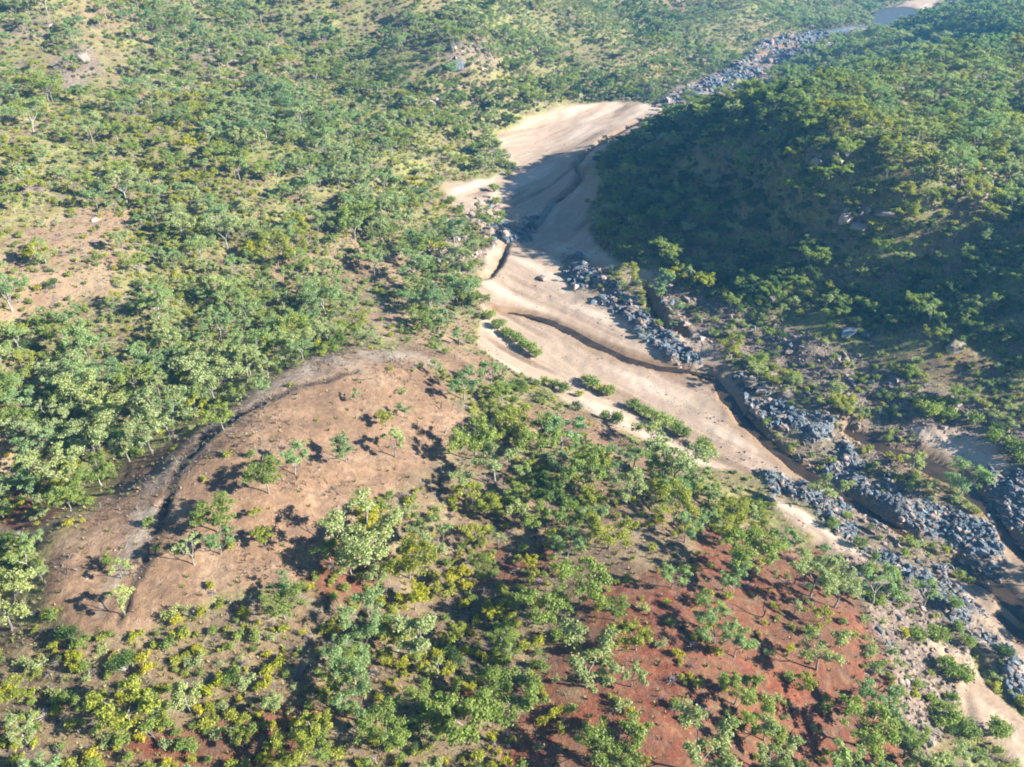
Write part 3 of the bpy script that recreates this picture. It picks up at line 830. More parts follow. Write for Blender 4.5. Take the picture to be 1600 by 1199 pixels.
# ------------------------------------------------------------------ how thickly each stretch is grown: (outline, feather, gums, shrubs)
COVER = [
 ([(-200,130),(330,130),(330,300),(-200,310)], 40, .30, .85),
 ([(0,60),(260,60),(260,110),(0,110)], 25, .25, .5),
 ([(90,80),(230,80),(200,150),(100,150)], 20, .2, .4),
 ([(560,170),(720,200),(700,330),(640,330),(560,260)], 25, .35, 1.0),
 ([(-200,330),(200,330),(240,450),(100,520),(-200,520)], 35, .22, .35),
 ([(240,330),(420,330),(420,440),(260,430)], 30, .45, .9),
 ([(400,410),(520,410),(520,480),(400,480)], 20, .25, .3),
 ([(560,370),(740,350),(760,540),(560,560)], 25, .42, .35),
 ([(660,290),(800,270),(760,400),(650,390)], 20, .25, .7),
 ([(-200,560),(230,560),(320,480),(520,470),(540,520),(330,640),(180,760),(-50,700)], 25, .95, .7),
 ([(-100,700),(140,700),(160,780),(80,860),(-100,860)], 25, .40, .4),
 ([(780,560),(960,610),(1060,700),(1010,730),(960,660),(800,640)], 12, .22, .6),
 ([(900,700),(1160,740),(1230,820),(960,830),(820,800)], 15, .62, .8),
 ([(500,740),(760,700),(980,800),(960,960),(540,930)], 20, .54, 1.0),
 ([(380,900),(820,900),(800,1230),(-200,1230),(-200,960)], 25, .52, 1.0),
 ([(880,850),(1340,850),(1440,1230),(800,1230)], 30, .14, .32),
 ([(1180,790),(1440,900),(1560,1230),(1420,1230),(1330,960)], 20, .10, .5),
 ([(950,660),(1060,700),(1180,735),(1260,790),(1330,850),(1300,880),(1180,800),(1040,740),(960,715)], 8, .04, .3),
 ([(960,150),(1200,100),(1460,20),(1700,-60),(1900,560),(1600,560),(1300,520),(1000,430),(900,330)], 10, 1.0, 1.15),
 ([(1020,440),(1200,490),(1620,560),(1660,720),(1450,690),(1180,570),(1080,520)], 12, .08, .5),
 ([(1440,600),(1640,560),(1640,720),(1480,690)], 15, .2, .75),
]
COVER.append(([(560,200),(680,230),(760,225),(860,175),(960,148),(1030,135),(1000,105),(880,125),(760,170),(640,170)], 10, 1.0, .8))
COVER.append(([(640,380),(730,370),(745,470),(700,500),(640,470)], 10, .75, .5))
for p_ in BALD: COVER.append((p_, 8, 0.25, 0.5))
COVER.append(([(470,690),(740,640),(700,750),(540,790),(470,760)], 8, 0.0, 0.0))

def cover(x, y, z):
    u, v = project(x, y, z)
    n = fbm(x, y, 18, 301, 3)
    uu, vv = u + n * 12, v + fbm(x, y, 18, 303, 3) * 8
    g = np.full(x.shape, .68); s = np.full(x.shape, .8)
    for p_, fe, a, b in COVER:
        m = poly_mask(uu, vv, p_, fe)
        g = g + (a - g) * m; s = s + (b - s) * m
    clump = sstep(-.5, .45, fbm(x, y, 22, 311, 3))
    g = np.where(g > .8, g, g * (0.35 + 1.25 * clump))
    s = s * (0.45 + 1.0 * sstep(-.5, .5, fbm(x, y, 13, 313, 3)))
    riv = zat(x, y, F['river']); bald = np.maximum(zat(x, y, F['bald']), zat(x, y, F['track']))
    sand = zat(x, y, F['sand']); rk = zat(x, y, F['rock']); ch = zat(x, y, F['chan'])
    rw = zat(x, y, F['rockwide'])
    s = s * (1 - .72 * rw); g = g * (1 - .95 * rw)
    bad = np.maximum(sand, ch) > .15
    g = np.where(bad | (rk > .3), 0, g * (1 - .9 * bald)); s = np.where(bad, 0, np.where(rk > .3, .05, s * (1 - .93 * bald)))
    return g, s, u, v

# trees of the photograph that stand apart, at the foot of each: (pixel of the foot, form, width against the form's own, label)
HERO = [
 (617,716,8,1.0,"tall narrow gum tree alone on the bare tan ridge, its bark pale"),
 (540,722,1,.72,"low round gum tree on the bare ridge, just beside a split dark shadow"),
 (603,668,6,.7,"small gum tree standing uphill of the tall narrow one on bare ground"),
 (420,775,4,.80,"wide bushy gum tree on the middle of the bare ridge slope"),
 (462,745,1,.75,"small gum tree touching the wide bushy one on the ridge slope"),
 (345,838,4,.85,"gum tree low on the ridge slope close to the dark gully trench"),
 (350,672,4,.62,"round gum tree perched over the bend of the dark gully trench"),
 (412,628,1,.60,"thin pale gum tree on the light track at the ridge crest"),
 (305,885,8,.8,"slender gum tree leaning beside the lower trench of the ridge"),
 (415,855,6,.65,"small pale gum tree at the bottom of the bare ridge slope"),
 (345,868,1,.65,"small gum tree between two others near the foot of the trench"),
 (400,812,6,.40,"tiny gum tree in the open below the wide bushy one"),
 (190,905,8,.6,"sparse young gum tree on pale soil outside the trench"),
 (195,965,8,.75,"thin gum tree with a white stem at the trench's lower end"),
 (650,955,16,.8,"yellow leaved wattle tree in the scrub below the bare ridge"),
 (20,985,2,.95,"big pale green gum tree at the photo's edge below the ridge"),
 (110,800,3,.80,"rounded gum tree on pink soil near the lower bend of the ridge"),
 (15,695,8,.9,"ghostly white stemmed gum tree at the very edge of the photo"),
 (265,690,2,1.05,"broad blue green gum tree whose crown overhangs the shaded gully"),
 (240,712,0,.95,"pale gum tree at the gully's lower mouth beside the grey track"),
 (160,760,4,.75,"leafy gum tree in the gully mouth with red soil beneath"),
 (450,560,1,.9,"blue green gum tree at the upper end of the shaded gully"),
 (690,490,7,.85,"white limbed gum tree on the sandy terrace above the river bend"),
 (668,440,3,.9,"dense green gum tree upon the sandy terrace near the river"),
 (650,335,7,1.0,"large pale gum tree at the foot of the yellow green spur"),
 (725,625,5,.95,"pale blue gum tree at the end of the bare ridge"),
 (745,720,4,1.15,"wide green gum tree between the two bare patches"),
 (800,700,6,.95,"bare limbed gum tree beside the second bare patch"),
 (775,760,0,.95,"large gum tree with white forked limbs below the bare patches"),
 (560,630,8,.5,"young gum tree just beyond the crest of the bare ridge"),
 (855,800,18,1.15,"dark dense tree in the hollow below the second bare patch"),
 (590,850,16,1.0,"rounded yellow olive tree where the scrub begins below the ridge"),
 (640,905,17,.95,"light olive tree near the tall pale stem in the scrub"),
 (1160,905,4,1.15,"stout green tree on the red slope above the sandy bank"),
 (1145,930,1,.75,"blue green tree joined to the stout one on the red slope"),
 (850,975,3,1.0,"spreading green gum tree over dark shade below the ridge scrub"),
 (905,945,4,1.0,"broad gum tree at the upper edge of the red earth"),
 (1048,920,1,.65,"small round gum tree at the top of the red slope"),
 (915,1075,0,1.05,"open crowned gum tree in the middle of the red earth"),
 (985,1075,8,.70,"slim gum tree on red earth beside a charred skeleton"),
 (800,1130,4,1.0,"bright green gum tree on the edge between red earth and scrub"),
 (730,1150,3,1.1,"wide dark green gum tree in the scrub near the bottom edge"),
 (1148,1030,1,.75,"compact gum tree on red earth with shade on two sides"),
 (1145,1105,3,.75,"upright bright gum tree on the red earth above the streaked shade"),
 (1275,1050,0,.85,"gum tree where red earth meets the brown bank"),
 (1340,1165,4,.95,"vivid green tree near the bottom of the brown bank"),
 (1195,1160,3,.8,"leafy gum tree close to the bottom edge on red earth"),
 (965,1199,4,.95,"bright green gum tree cut by the bottom edge of the photo"),
 (1090,1210,0,1.0,"pale gum tree at the bottom edge beside rusty soil"),
 (1255,1080,6,.6,"small gum tree on the brown bank beside the dry gully"),
 (1280,975,6,.6,"small yellow green tree on rusty soil near the bank"),
 (1240,960,8,.45,"little gum tree standing over black fallen branches"),
 (1045,800,3,.7,"bright yellow green tree in the scrub above the red slope"),
 (1070,780,18,.8,"dark tree at the scrub's river side edge"),
 (950,860,17,.95,"olive gum tree in the thick scrub between ridge and river"),
]
THICK = [  # dense shrubs along the river: (pixel, form, size)
 (730,400,2,1.0),(732,425,0,1.0),(728,445,1,1.0),(722,465,2,1.1),(735,475,0,1.0),(765,500,0,.9),(778,515,0,.95),(788,522,1,.8),(795,528,0,.85),(808,535,0,.9),(818,545,0,.85),(828,552,0,.95),(838,560,0,.8),
 (925,606,0,.95),(938,612,1,.85),(950,620,0,.8),(915,598,1,.7),(962,664,2,.9),(945,655,0,.6),(990,640,0,.85),(1003,648,0,.8),(1015,655,1,.85),(1028,662,0,.85),(1042,668,0,.8),(1055,676,0,.9),(1068,684,0,.85),(1098,702,0,.9),(1110,708,1,.8),
 (775,320,2,1.0),(772,300,2,1.0),(705,320,0,.9),(720,330,2,.8),(800,265,2,1.0),(795,275,0,.7),(790,260,0,.7),(880,615,2,.9),(865,608,2,.8),(850,600,1,.7),(660,375,2,.9),(905,620,1,.6),
 (1420,590,2,1.0),(1450,650,0,1.1),(1480,655,0,1.0),(1520,665,2,1.0),(1460,635,2,.9),(1550,690,0,.9),(1240,600,0,.9),(1210,580,1,.8),(1190,570,0,.8),(1580,710,0,1.1),(1590,725,2,1.0),(1290,500,2,.9),(1340,480,2,.8),
 (1185,800,2,.7),(1300,825,0,.6),(1340,855,0,.6),(1360,895,2,.6),(1385,900,0,.55),(1290,890,1,.7),(1330,930,2,.8),(1370,945,0,.7),(1460,1000,0,.8),(1430,1000,2,.7),(1475,1050,0,.8),(1500,1065,0,.8),(1505,1150,2,.85),(1555,1150,0,.85),(1480,1130,2,.8),
 (1510,1010,0,.6),(1590,1105,1,.6),(1490,950,0,.6),
]

# ------------------------------------------------------------------ candidates over the whole view, thinned by cover
def grid_pts(y0, y1, step, rgx):
    ys = np.arange(y0, y1, step)
    X, Y = [], []
    for y in ys:
        w = 0.66 * (y * cP + 90) + 25
        xs = np.arange(-w, w, step)
        X.append(xs + rgx.uniform(-.5, .5, len(xs)) * step); Y.append(y + rgx.uniform(-.5, .5, len(xs)) * step)
    return np.concatenate(X), np.concatenate(Y)

taken = []
for (u, v, k, sc, lab) in HERO:
    x, y = hit(u, v); taken.append((x, y, GUMS[k][3] * sc + 1.6))
for (u, v, k, sc) in THICK:
    x, y = hit(u, v); taken.append((x, y, 1.4))
for (u, v) in ((900, 395), (893, 375), (915, 350), (905, 410)):
    x, y = hit(u, v); taken.append((x, y, 7.0))
taken = np.array(taken)
def clear_of(x, y, extra=0.0):
    ok = np.ones(x.shape, bool)
    for (a, b, r) in taken: ok &= (x - a) ** 2 + (y - b) ** 2 > (r + extra) ** 2
    return ok

def make_plants():
    G, S = [], []
    for (y0, y1, st, rs) in ((40, 330, 4.3, 1), (330, 1250, 6.0, 2)):
        X, Y = grid_pts(y0, y1, st, np.random.default_rng(rs))
        g, s, u, v = cover(X, Y, zat(X, Y))
        r_ = np.random.default_rng(rs + 50)
        p = g * (st * st) / (30.0 if y0 < 300 else 36.0)
        keep = (r_.uniform(size=X.shape) < p) & clear_of(X, Y)
        G.append(np.stack([X[keep], Y[keep], u[keep], v[keep], g[keep]], 1))
    for (y0, y1, st, rs) in ((40, 330, 1.8, 5), (330, 700, 3.0, 6), (700, 1150, 5.0, 7)):
        X, Y = grid_pts(y0, y1, st, np.random.default_rng(rs))
        g, s, u, v = cover(X, Y, zat(X, Y))
        r_ = np.random.default_rng(rs + 50)
        p = s * (st * st) / 5.5
        keep = (r_.uniform(size=X.shape) < p) & clear_of(X, Y, -1.6)
        S.append(np.stack([X[keep], Y[keep], u[keep], v[keep], s[keep]], 1))
    return np.concatenate(G), np.concatenate(S)
GP, SP = make_plants()

def region_weights(u, v, x, y, kinds):
    """which form goes where; leaf colour also paints hill shade and far haze: slopes near the river and the near scrub lean to yellow and olive, gullies to blue green"""
    n = fbm(x, y, 60, 401, 3)
    w = np.ones((len(u), len(kinds)))
    yel = poly_mask(u, v, [(-200,130),(420,130),(440,320),(-200,330)], 60) + poly_mask(u, v, [(560,180),(720,200),(700,340),(600,340)], 30) * 2 + poly_mask(u, v, [(480,740),(1200,740),(1200,1230),(-100,1230),(-100,1000)], 50) * .8 + sstep(.0, .5, n) * .5
    yel = yel + poly_mask(u, v, [(1250,100),(1640,0),(1640,480),(1350,360)], 60) * 1.6
    blu = poly_mask(u, v, [(-200,520),(540,430),(560,540),(300,660),(100,800),(-200,760)], 30) + sstep(150, 40, v) * 1.5 + sstep(0, -.5, n) * .5  # gully trees blue green; far slopes bluer to imitate haze by leaf colour
    drk = poly_mask(u, v, [(900,150),(1250,120),(1640,560),(1000,430)], 40) * 2.0 + poly_mask(u, v, [(480,120),(900,110),(940,200),(600,190)], 30) * 1.3 + poly_mask(u, v, [(960,-10),(1060,-10),(1040,70),(990,70)], 15) * 3  # dark leaf forms on the hill's shaded flank paint its shade deeper
    for j, t in enumerate(kinds):
        if t in ('yellow',): w[:, j] *= .15 + yel * .9
        if t == 'olive': w[:, j] *= .6 + yel * .9
        if t in ('sage', 'blue'): w[:, j] *= (1 + blu * 1.2) / (1 + drk)
        if t == 'dark': w[:, j] *= .25 + drk * 3.5
        if t == 'green': w[:, j] *= 1 + drk * .5
    return w / w.sum(1)[:, None]

def pick(w, r_):
    c = np.cumsum(w, 1)
    return (r_.uniform(size=(len(w), 1)) > c).sum(1).clip(0, w.shape[1] - 1)

rg2 = np.random.default_rng(77)
gk = pick(region_weights(GP[:, 2], GP[:, 3], GP[:, 0], GP[:, 1], [g[5] for g in GUMS]), rg2)
gs = np.exp(rg2.normal(-.2, .27, len(GP))).clip(.4, 1.5) * (0.9 + 0.2 * rg2.uniform(size=len(GP)))
gs *= np.where(GP[:, 1] > 230, 1.14, 1.0)
hillside = (GP[:, 0] > 20) & (GP[:, 1] > 190) & (zat(GP[:, 0], GP[:, 1]) > 5) & (GP[:, 2] > 900)
gs = np.where(hillside, gs * .82, gs)
sk = pick(region_weights(SP[:, 2], SP[:, 3], SP[:, 0], SP[:, 1], [s[5] for s in SHRUBS]), rg2)
ss = rg2.uniform(.5, 1.25, len(SP))
grot, srot = rg2.uniform(0, 6.28, len(GP)), rg2.uniform(0, 6.28, len(SP))

def rank(P, size, h):
    u, v = P[:, 2], P[:, 3]
    d = np.sqrt(P[:, 0] ** 2 + P[:, 1] ** 2 + CAM_H ** 2)
    val = size / d
    inside = (u > 8) & (u < 1592) & (v > 8) & (v < 1215)
    vis = np.zeros(len(P), bool); cand = np.nonzero(inside)[0]
    vis[cand] = seen(P[cand, 0], P[cand, 1], h)
    return np.argsort(-np.where(inside & vis, val, -1))

# ------------------------------------------------------------------ words for the labels
ONES = "zero one two three four five six seven eight nine ten eleven twelve thirteen fourteen fifteen sixteen seventeen eighteen nineteen".split()
TENS = "zero ten twenty thirty forty fifty sixty seventy eighty ninety".split()
def word(n):
    n = int(max(0, min(99, n)))
    return ONES[n] if n < 20 else TENS[n // 10] + ("-" + ONES[n % 10] if n % 10 else "")
def inp(u, v, poly): return bool(poly_mask(np.array([float(u)]), np.array([float(v)]), poly, 1)[0] > .5)
def place_word(u, v):
    if inp(u, v, [(960,150),(1200,100),(1460,20),(1700,-60),(1900,560),(1600,560),(1300,520),(1000,430),(900,330)]): return "far hill"
    if any(inp(u, v, p) for p in RED[:2]): return "red slope"
    if any(inp(u, v, p) for p in BALD): return "bare ridge"
    if inp(u, v, [(1020,440),(1200,490),(1620,560),(1660,900),(1450,830),(1180,600),(1080,520)]): return "rocky bank"
    if inp(u, v, [(1180,790),(1440,900),(1660,1000),(1660,1230),(1400,1230),(1330,960)]): return "sandy bank"
    if inp(u, v, [(-200,520),(540,430),(560,540),(300,660),(100,800),(-200,760)]): return "gully woodland"
    if inp(u, v, [(660,150),(1000,100),(960,700),(560,560),(560,380),(680,300)]): return "river terrace"
    if v > 730: return "near scrub"
    return "wooded slope"
used_labels = set()
def spot(u, v): return f"{word(round(u / 16))} percent across {word(round(v / 11.99))} down"
TONEWORD = {'sage': "pale sage", 'green': "mid green", 'blue': "blue green", 'olive': "olive green", 'yellow': "yellow green", 'dark': "dark green"}
def label_for(size, tone, kind, u, v):
    lab = f"{size} {TONEWORD[tone]} {kind} {'in' if place_word(u, v) in ('gully woodland', 'near scrub') else 'on'} the {place_word(u, v)} {spot(u, v)} the photo"
    w = lab.split()
    return " ".join(w[:16]) if len(w) <= 16 else " ".join((f"{size} {TONEWORD[tone]} {kind}, {place_word(u, v)}, {spot(u, v)} the photo").split()[:16])

def tree(kind, form, x, y, rot, sc, label, cat, group, names=("trunk", "crown")):
    root = bpy.data.objects.new(kind, None)
    C.objects.link(root)
    root.empty_display_size = 0.5
    root.location = (x, y, float(zat(x, y)))
    root.rotation_euler = (0, 0, rot)
    root.scale = (sc, sc, sc * random.uniform(.92, 1.1))
    root['label'] = label; root['category'] = cat; root['group'] = group
    for nm, m in zip(names, form[:2]):
        o = bpy.data.objects.new(nm, m); C.objects.link(o); o.parent = root
    return root

def single(name, me, loc, rot, sc, label, cat, group):
    o = bpy.data.objects.new(name, me); C.objects.link(o)
    o.location = loc; o.rotation_euler = rot; o.scale = sc
    o['label'] = label; o['category'] = cat
    if group: o['group'] = group
    return o

for (u, v, k, sc, lab) in HERO:
    x, y = hit(u, v)
    tree("gum_tree", GUMS[k], x, y, random.uniform(0, 6.28), sc * 1.3, lab, "tree", "gum trees near the river")
N_G = 300 - len(HERO) - 8
order = rank(GP, gs * np.array([g[3] for g in GUMS])[gk], 5)
top_g = set(order[:N_G].tolist())
def size_word(r, a, b): return "small" if r < a else ("large" if r > b else "middling")
seen_lab = {}
def unique(lab, u, v, mk):
    if lab in seen_lab:
        for du, dv in ((1, 0), (-1, 0), (0, 1), (0, -1), (1, 1), (-1, -1), (1, -1), (-1, 1)):
            l2 = mk(u + du * 16, v + dv * 12)
            if l2 not in seen_lab: lab = l2; break
    seen_lab[lab] = 1
    return lab
for i in sorted(top_g):
    g = GUMS[gk[i]]; r = g[3] * gs[i]; u, v = GP[i, 2], GP[i, 3]
    mk = lambda a, b: label_for(size_word(r, 2.1, 3.0), g[5], "gum tree", a, b)
    tree("gum_tree", g, GP[i, 0], GP[i, 1], grot[i], gs[i], unique(mk(u, v), u, v, mk), "tree", "gum trees near the river")
for (u, v, k, sc) in THICK:
    x, y = hit(u, v); f_ = THICKETS[k]
    mk = lambda a, b: label_for("dense", f_[5], "riverside bush", a, b)
    tree("riverside_bush", f_, x, y, random.uniform(0, 6.28), sc * 1.25, unique(mk(u, v), u, v, mk), "bush", "dense bushes along the river", ("stem", "foliage"))
order = rank(SP, ss * np.array([s[3] for s in SHRUBS])[sk], 2)
top_s = set(order[:300].tolist())
for i in sorted(top_s):
    g = SHRUBS[sk[i]]; r = g[3] * ss[i]; u, v = SP[i, 2], SP[i, 3]
    mk = lambda a, b: label_for(size_word(r, 1.0, 1.6), g[5], "shrub", a, b)
    tree("shrub", g, SP[i, 0], SP[i, 1], srot[i], ss[i], unique(mk(u, v), u, v, mk), "shrub", "shrubs among the gum trees", ("stem", "foliage"))

# ------------------------------------------------------------------ bare and charred trees, fallen logs
DEAD_AT = [(880,1140,1,1.0,"charred leafless tree on red earth near the bottom edge"),(1190,965,1,1.1,"black tangle of burnt branches on the red slope"),
 (612,850,0,1.2,"tall pale leafless tree among yellow wattles below the ridge"),(650,1110,0,.7,"thin bleached stem standing in the near scrub"),
 (1240,915,3,1.1,"grey leafless bush on the upper red slope"),(925,1010,2,.6,"bleached dead tree at the edge of the red earth"),
 (65,905,1,1.1,"grey bare tree on brown soil at the foot of the ridge"),(1365,1085,3,1.4,"dark dead tree fallen over the dry gully on the bank"),
 (590,1195,0,.7,"pale dead stem at the bottom edge of the photo"),(735,800,2,.7,"pale dead tree behind the wide scrub below the ridge"),
 (300,965,3,.8,"small charred stump tree near the lower end of the trench"),(690,640,1,.6,"grey dead tree at the rounded end of the ridge")]
for (u, v, k, sc, lab) in DEAD_AT:
    x, y = hit(u, v)
    single("dead_tree", DEADS[k], (x, y, float(zat(x, y))), (0, 0, random.uniform(0, 6.28)), (sc,) * 3, lab, "dead tree", "leafless trees")
LOG_AT = [(600,905,0,60,"white fallen log in the scrub below the ridge"),(745,1020,1,15,"pale fallen trunk lying on reddish soil"),(690,1065,0,50,"forked fallen branch on reddish soil"),
 (520,765,1,-30,"fallen grey log among low scrub on the ridge's lower side"),(240,1155,0,140,"fallen branch in the near scrub beside wattles"),(560,595,1,20,"weathered log at the ridge crest"),
 (640,575,0,0,"short grey log above the ridge end"),(205,1030,0,120,"pale fallen stem under a gum tree in the scrub"),(1400,950,1,-70,"dark driftwood log on the sandy bank")]
for (u, v, k, a, lab) in LOG_AT:
    x, y = hit(u, v)
    single("fallen_log", LOGS[k], (x, y, float(zat(x, y))), (0, 0, R(a)), (.8,) * 3, lab, "log", "fallen logs")

# ------------------------------------------------------------------ boulders
OUTCROP = [ # pixel, form, size (m), label
 (847,437,3,2.2,"large white boulder on the sand of the river bend"),(893,444,3,.8,"small pale boulder on sand uphill of the broken ledge"),(868,440,6,1.0,"low grey boulder beside the white one on the sand"),
 (1330,345,1,5.0,"tall blue grey crag on the shaded hillside"),(1340,362,3,3.6,"orange edged crag under the blue grey one on the hillside"),(1380,338,7,3.4,"pale ledge block beside the hillside crag"),
 (1500,298,5,5.0,"orange brown rock outcrop high on the hill"),(1530,303,9,4.6,"grey brown outcrop beside the orange rock high on the hill"),(1480,300,1,3.0,"shaded block at the foot of the high outcrop"),
 (1275,252,5,4.0,"long pale ledge across the hill"),(1310,256,7,3.4,"low ledge block continuing the pale ledge of the hill"),
 (712,105,2,6.0,"blue grey outcrop on the distant wooded slope"),(760,112,5,4.5,"warm brown boulder beside the distant grey outcrop"),(660,190,5,3.0,"brown boulder on the crest of the yellow green spur"),
 (1330,522,6,3.2,"smooth white boulder on the rocky bank under the hill"),(1350,528,2,2.2,"flat white ledge beside the smooth boulder on the bank"),(1205,470,9,2.4,"upright pinkish rock at the foot of the shaded hill"),
 (1495,545,3,3.0,"flat white slab among shrubs of the rocky bank"),(1040,478,5,2.5,"brown boulder at the head of the rocky bank"),(1170,600,3,3.0,"pink white slab at the tip of the blue rock field"),
 (1195,612,7,2.6,"pale pink ledge along the blue rock field"),(1230,622,3,2.4,"pink ledge end above blue rocks"),
 (1320,880,1,1.2,"single tan boulder on the bright sand tongue"),(1110,425,3,2.0,"pale rock in the shade at the hill's foot"),(70,42,5,5.0,"pale rocks on the far slope near the photo's corner"),
 (125,95,3,5.0,"pale pink outcrop on the far slope"),(150,345,5,2.5,"pale boulder on the pink clearing of the slope")]
RI = rng
for (u, v, k, sz, lab) in OUTCROP:
    x, y = hit(u, v)
    single("boulder", ROCKS[k], (x, y, float(zat(x, y)) + sz * .12), (random.uniform(-.2, .2), random.uniform(-.2, .2), random.uniform(0, 6.28)), (sz, sz, sz * random.uniform(.7, 1)), lab, "boulder", "single boulders and crags")

def rocks_in(n, mask, rs, umin=-50, umax=1650):
    """points spread over the stretches where the ground's MASK is high, thicker where they show larger"""
    r_ = np.random.default_rng(rs)
    y = np.exp(r_.uniform(math.log(50 + K), math.log(700 + K), n * 60)) - K
    x = r_.uniform(-.1, .72, n * 60) * (y * cP + 75)
    m = zat(x, y, F[mask])
    u, v = project(x, y, zat(x, y))
    ok = (r_.uniform(size=x.shape) < m) & (u > umin) & (u < umax)
    x, y, u, v = x[ok][:n], y[ok][:n], u[ok][:n], v[ok][:n]
    return np.stack([x, y, u, v], 1)

RB = rocks_in(15000, 'rock', 91)
RT = rocks_in(9000, 'rubble', 92)
rr_ = np.random.default_rng(93)
def sizes(P, a, b): return a * np.exp(rr_.exponential(.58, len(P))) .clip(0, b / a) * np.clip(P[:, 1] / 170, .75, 2.2)
RP = np.concatenate([RB, RT]); rsz = np.concatenate([sizes(RB, .18, 1.25), sizes(RT, .15, 1.2)])
rkd = np.concatenate([rr_.integers(0, 5, len(RB)) * 2 + (rr_.uniform(size=len(RB)) < .3), rr_.integers(0, 5, len(RT)) * 2 + (rr_.uniform(size=len(RT)) < .82)])
rrot = np.where(rr_.uniform(size=len(RP)) < .7, -.75 + rr_.normal(0, .25, len(RP)), rr_.uniform(0, 6.28, len(RP)))
order = rank(RP, rsz, .6)
top_r = set(order[:300 - len(OUTCROP)].tolist())
for i in sorted(top_r):
    u, v = RP[i, 2], RP[i, 3]
    blue = rkd[i] % 2 == 0
    mk = lambda a, b: f"{size_word(rsz[i], .9, 1.5)} {'blue grey' if blue else 'tan brown'} angular boulder {'in the rock field' if blue else 'on the stony bank'}, {spot(a, b)}"
    z = float(zat(RP[i, 0], RP[i, 1]))
    single("boulder", ROCKS[rkd[i]], (RP[i, 0], RP[i, 1], z + rsz[i] * .12), (random.uniform(-.3, .3), random.uniform(-.3, .3), float(rrot[i])), (rsz[i],) * 3, unique(mk(u, v), u, v, mk), "boulder", "boulders of the river rock fields")

# ------------------------------------------------------------------ what nobody could count: one object each
def scatter(name, label, cat, protos, P, kinds, rot, sc, tilt=0.0, lift=0.0):
    """many small plants or stones as ONE object: each point carries one of the forms"""
    col = bpy.data.collections.new(name + "_forms")
    for i, m in enumerate(protos):
        o = bpy.data.objects.new(f"{name}_form_{i:02d}", m); col.objects.link(o)
    z = zat(P[:, 0], P[:, 1]) + lift * sc
    me = bpy.data.meshes.new(name)
    me.vertices.add(len(P)); me.vertices.foreach_set("co", np.stack([P[:, 0], P[:, 1], z], 1).astype(np.float32).ravel())
    r_ = np.random.default_rng(len(P))
    for an, ty, dat in (("form", 'INT', kinds.astype(np.int32)), ("size", 'FLOAT', sc.astype(np.float32))):
        a = me.attributes.new(an, ty, 'POINT'); a.data.foreach_set("value", dat)
    a = me.attributes.new("turn", 'FLOAT_VECTOR', 'POINT')
    a.data.foreach_set("vector", np.stack([r_.uniform(-tilt, tilt, len(P)), r_.uniform(-tilt, tilt, len(P)), rot], 1).astype(np.float32).ravel())
    ob = link(name, me)
    ob['kind'] = 'stuff'; ob['label'] = label; ob['category'] = cat
    ng = bpy.data.node_groups.new(name, 'GeometryNodeTree')
    ng.interface.new_socket("Geometry", in_out='INPUT', socket_type='NodeSocketGeometry')
    ng.interface.new_socket("Geometry", in_out='OUTPUT', socket_type='NodeSocketGeometry')
    N = ng.nodes.new
    gi, go = N('NodeGroupInput'), N('NodeGroupOutput')
    ci = N('GeometryNodeCollectionInfo'); ci.inputs['Collection'].default_value = col
    ci.inputs['Separate Children'].default_value = True; ci.inputs['Reset Children'].default_value = True
    ip = N('GeometryNodeInstanceOnPoints'); ip.inputs['Pick Instance'].default_value = True
    def attr(nm, ty):
        x = N('GeometryNodeInputNamedAttribute'); x.data_type = ty; x.inputs['Name'].default_value = nm
        return x.outputs['Attribute']
    L = ng.links.new
    L(gi.outputs[0], ip.inputs['Points']); L(ci.outputs[0], ip.inputs['Instance'])
    L(attr("form", 'INT'), ip.inputs['Instance Index'])
    L(attr("turn", 'FLOAT_VECTOR'), ip.inputs['Rotation'])
    L(attr("size", 'FLOAT'), ip.inputs['Scale'])
    L(ip.outputs[0], go.inputs[0])
    md = ob.modifiers.new("scatter", 'NODES'); md.node_group = ng
    return ob

rest = np.array([i for i in range(len(GP)) if i not in top_g])
scatter("woodland", "open gum woodland covering the slopes beyond the nearer trees", "woodland", [g[2] for g in GUMS], GP[rest], gk[rest], grot[rest], gs[rest])
rest = np.array([i for i in range(len(SP)) if i not in top_s])
scatter("undergrowth", "low mixed scrub covering the ground between the trees", "scrub", [s[2] for s in SHRUBS], SP[rest], sk[rest], srot[rest], ss[rest])
rest = np.array([i for i in range(len(RP)) if i not in top_r])
X, Y = grid_pts(42, 420, 2.6, np.random.default_rng(18))
g_, s_, u_, v_ = cover(X, Y, zat(X, Y))
kp = np.random.default_rng(19).uniform(size=X.shape) < s_ * .55 * sstep(-.35, .45, fbm(X, Y, 16, 611, 3))
TW = np.stack([X[kp], Y[kp]], 1)
scatter("brushwood", "grey leafless twiggy scrub between the green shrubs", "scrub", TWIGS, TW, rg2.integers(0, 3, len(TW)), rg2.uniform(0, 6.28, len(TW)), rg2.uniform(.5, 1.2, len(TW)))
scatter("rubble", "jumble of smaller blue grey and brown rocks along the river", "rubble", ROCKS, RP[rest], rkd[rest], rrot[rest], rsz[rest] * .9, .35, .1)

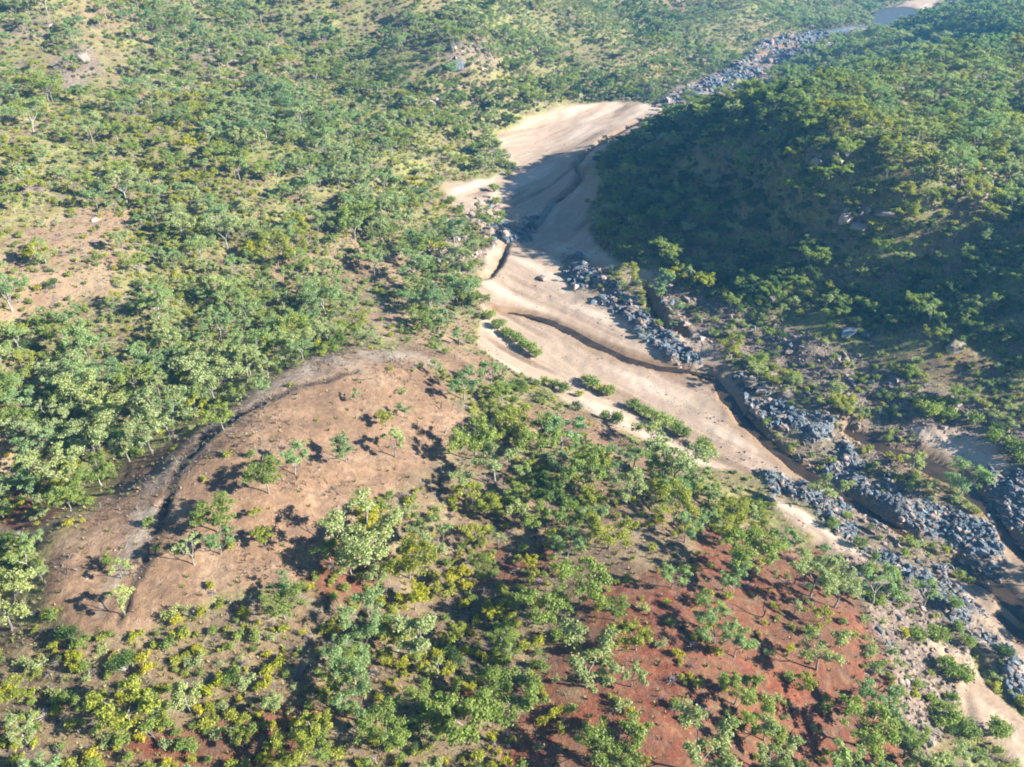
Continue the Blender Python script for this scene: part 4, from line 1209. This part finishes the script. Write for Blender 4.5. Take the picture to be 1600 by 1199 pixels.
# grass tufts over the nearer ground
X, Y = grid_pts(45, 300, 1.25, np.random.default_rng(8))
g_, s_, u_, v_ = cover(X, Y, zat(X, Y))
r_ = np.random.default_rng(9)
p = (0.25 + s_ * .7)
p = np.where(np.maximum(zat(X, Y, F['sand']), zat(X, Y, F['chan'])) > .15, .0, p) * np.where(zat(X, Y, F['rock']) > .3, .05, 1) * (1 - .55 * zat(X, Y, F['red'])) * (1 - .45 * zat(X, Y, F['bald']))
kp = r_.uniform(size=X.shape) < p
TP = np.stack([X[kp], Y[kp]], 1)
scatter("grass", "dry and green grass tufts covering the ground", "grass", TUFTS, TP, r_.integers(0, 4, len(TP)), r_.uniform(0, 6.28, len(TP)), r_.uniform(.6, 1.7, len(TP)))

SS = rocks_in(9000, 'sand', 94)
kk = (fbm(SS[:, 0] * .72 - SS[:, 1] * .69, (SS[:, 0] * .69 + SS[:, 1] * .72) * 4, 16, 701, 3) > .16) | (poly_mask(SS[:, 2], SS[:, 3], [(825,432),(870,440),(930,480),(990,520),(980,535),(910,500),(850,465)], 6) > .5)
SS = SS[kk & (zat(SS[:, 0], SS[:, 1], F['chan']) < .2)]
scatter("gravel", "small stones and gravel streaks on the river sand", "gravel", ROCKS, SS, rr_.integers(0, 10, len(SS)), rr_.uniform(0, 6.28, len(SS)), .075 * np.exp(rr_.exponential(.5, len(SS))).clip(0, 5), .3, .1)
# pale stones on the bare ridge, dark brush along its trench
def in_mask(n, key, rs, thr=.4, box=(-130, 60, 90, 190)):
    r_ = np.random.default_rng(rs)
    x, y = r_.uniform(box[0], box[1], n), r_.uniform(box[2], box[3], n)
    ok = r_.uniform(size=n) < np.where(zat(x, y, F[key]) > thr, zat(x, y, F[key]), 0)
    return np.stack([x[ok], y[ok]], 1)
SG = in_mask(7000, 'bald', 14)
scatter("gravel", "loose pale stones strewn over the bare ridge", "gravel", [ROCKS[i] for i in (1, 3, 5, 7)], SG, rr_.integers(0, 4, len(SG)), rr_.uniform(0, 6.28, len(SG)), .05 * np.exp(rr_.exponential(.6, len(SG))).clip(0, 5), .4, .2)
SB = in_mask(30000, 'trench', 15, .1)
SB2 = in_mask(16000, 'bald', 16, .5)
SB2 = SB2[fbm(SB2[:, 0], SB2[:, 1], 9, 501, 3) > .22]
SB = np.concatenate([SB, SB2])
scatter("litter", "dark fallen twigs and burnt brush on the ridge and in its trench", "brush", BRUSH, SB, rr_.integers(0, 3, len(SB)), rr_.uniform(0, 6.28, len(SB)), rr_.uniform(.25, .75, len(SB)), .6, 0)

# ------------------------------------------------------------------ the air: one closed box of thin haze round all of this
zlo = float(GZ.min()) - 1.0
m, nt = new_mat("haze")
g = NT_(nt)
vol = g.n("ShaderNodeVolumePrincipled")
vol.inputs['Color'].default_value = (0.13, 0.50, 1.0, 1)
vol.inputs['Density'].default_value = 0.00021
vol.inputs['Anisotropy'].default_value = 0.2
o = g.n("ShaderNodeOutputMaterial"); g.l(vol.outputs[0], o.inputs['Volume'])
bx0, bx1, by0, by1, bz1 = GX.min() - 60, GX.max() + 60, GY.min() - 60, GY.max() + 60, max(CAM_H, float(GZ.max())) + 20
hv = [(a, b, c) for c in (zlo, bz1) for b in (by0, by1) for a in (bx0, bx1)]
hf = np.array([(0, 2, 3, 1), (4, 5, 7, 6), (0, 1, 5, 4), (2, 6, 7, 3), (0, 4, 6, 2), (1, 3, 7, 5)])
haze = link("haze", mesh_np("haze", hv, hf, [m]))
haze['kind'] = 'stuff'; haze['label'] = "thin pale haze in the air"; haze['category'] = "haze"
print("COUNTS gum", len(GP), "shrub", len(SP), "rock", len(RP), "tuft", len(TP), "gravel", len(SG), "brush", len(SB))
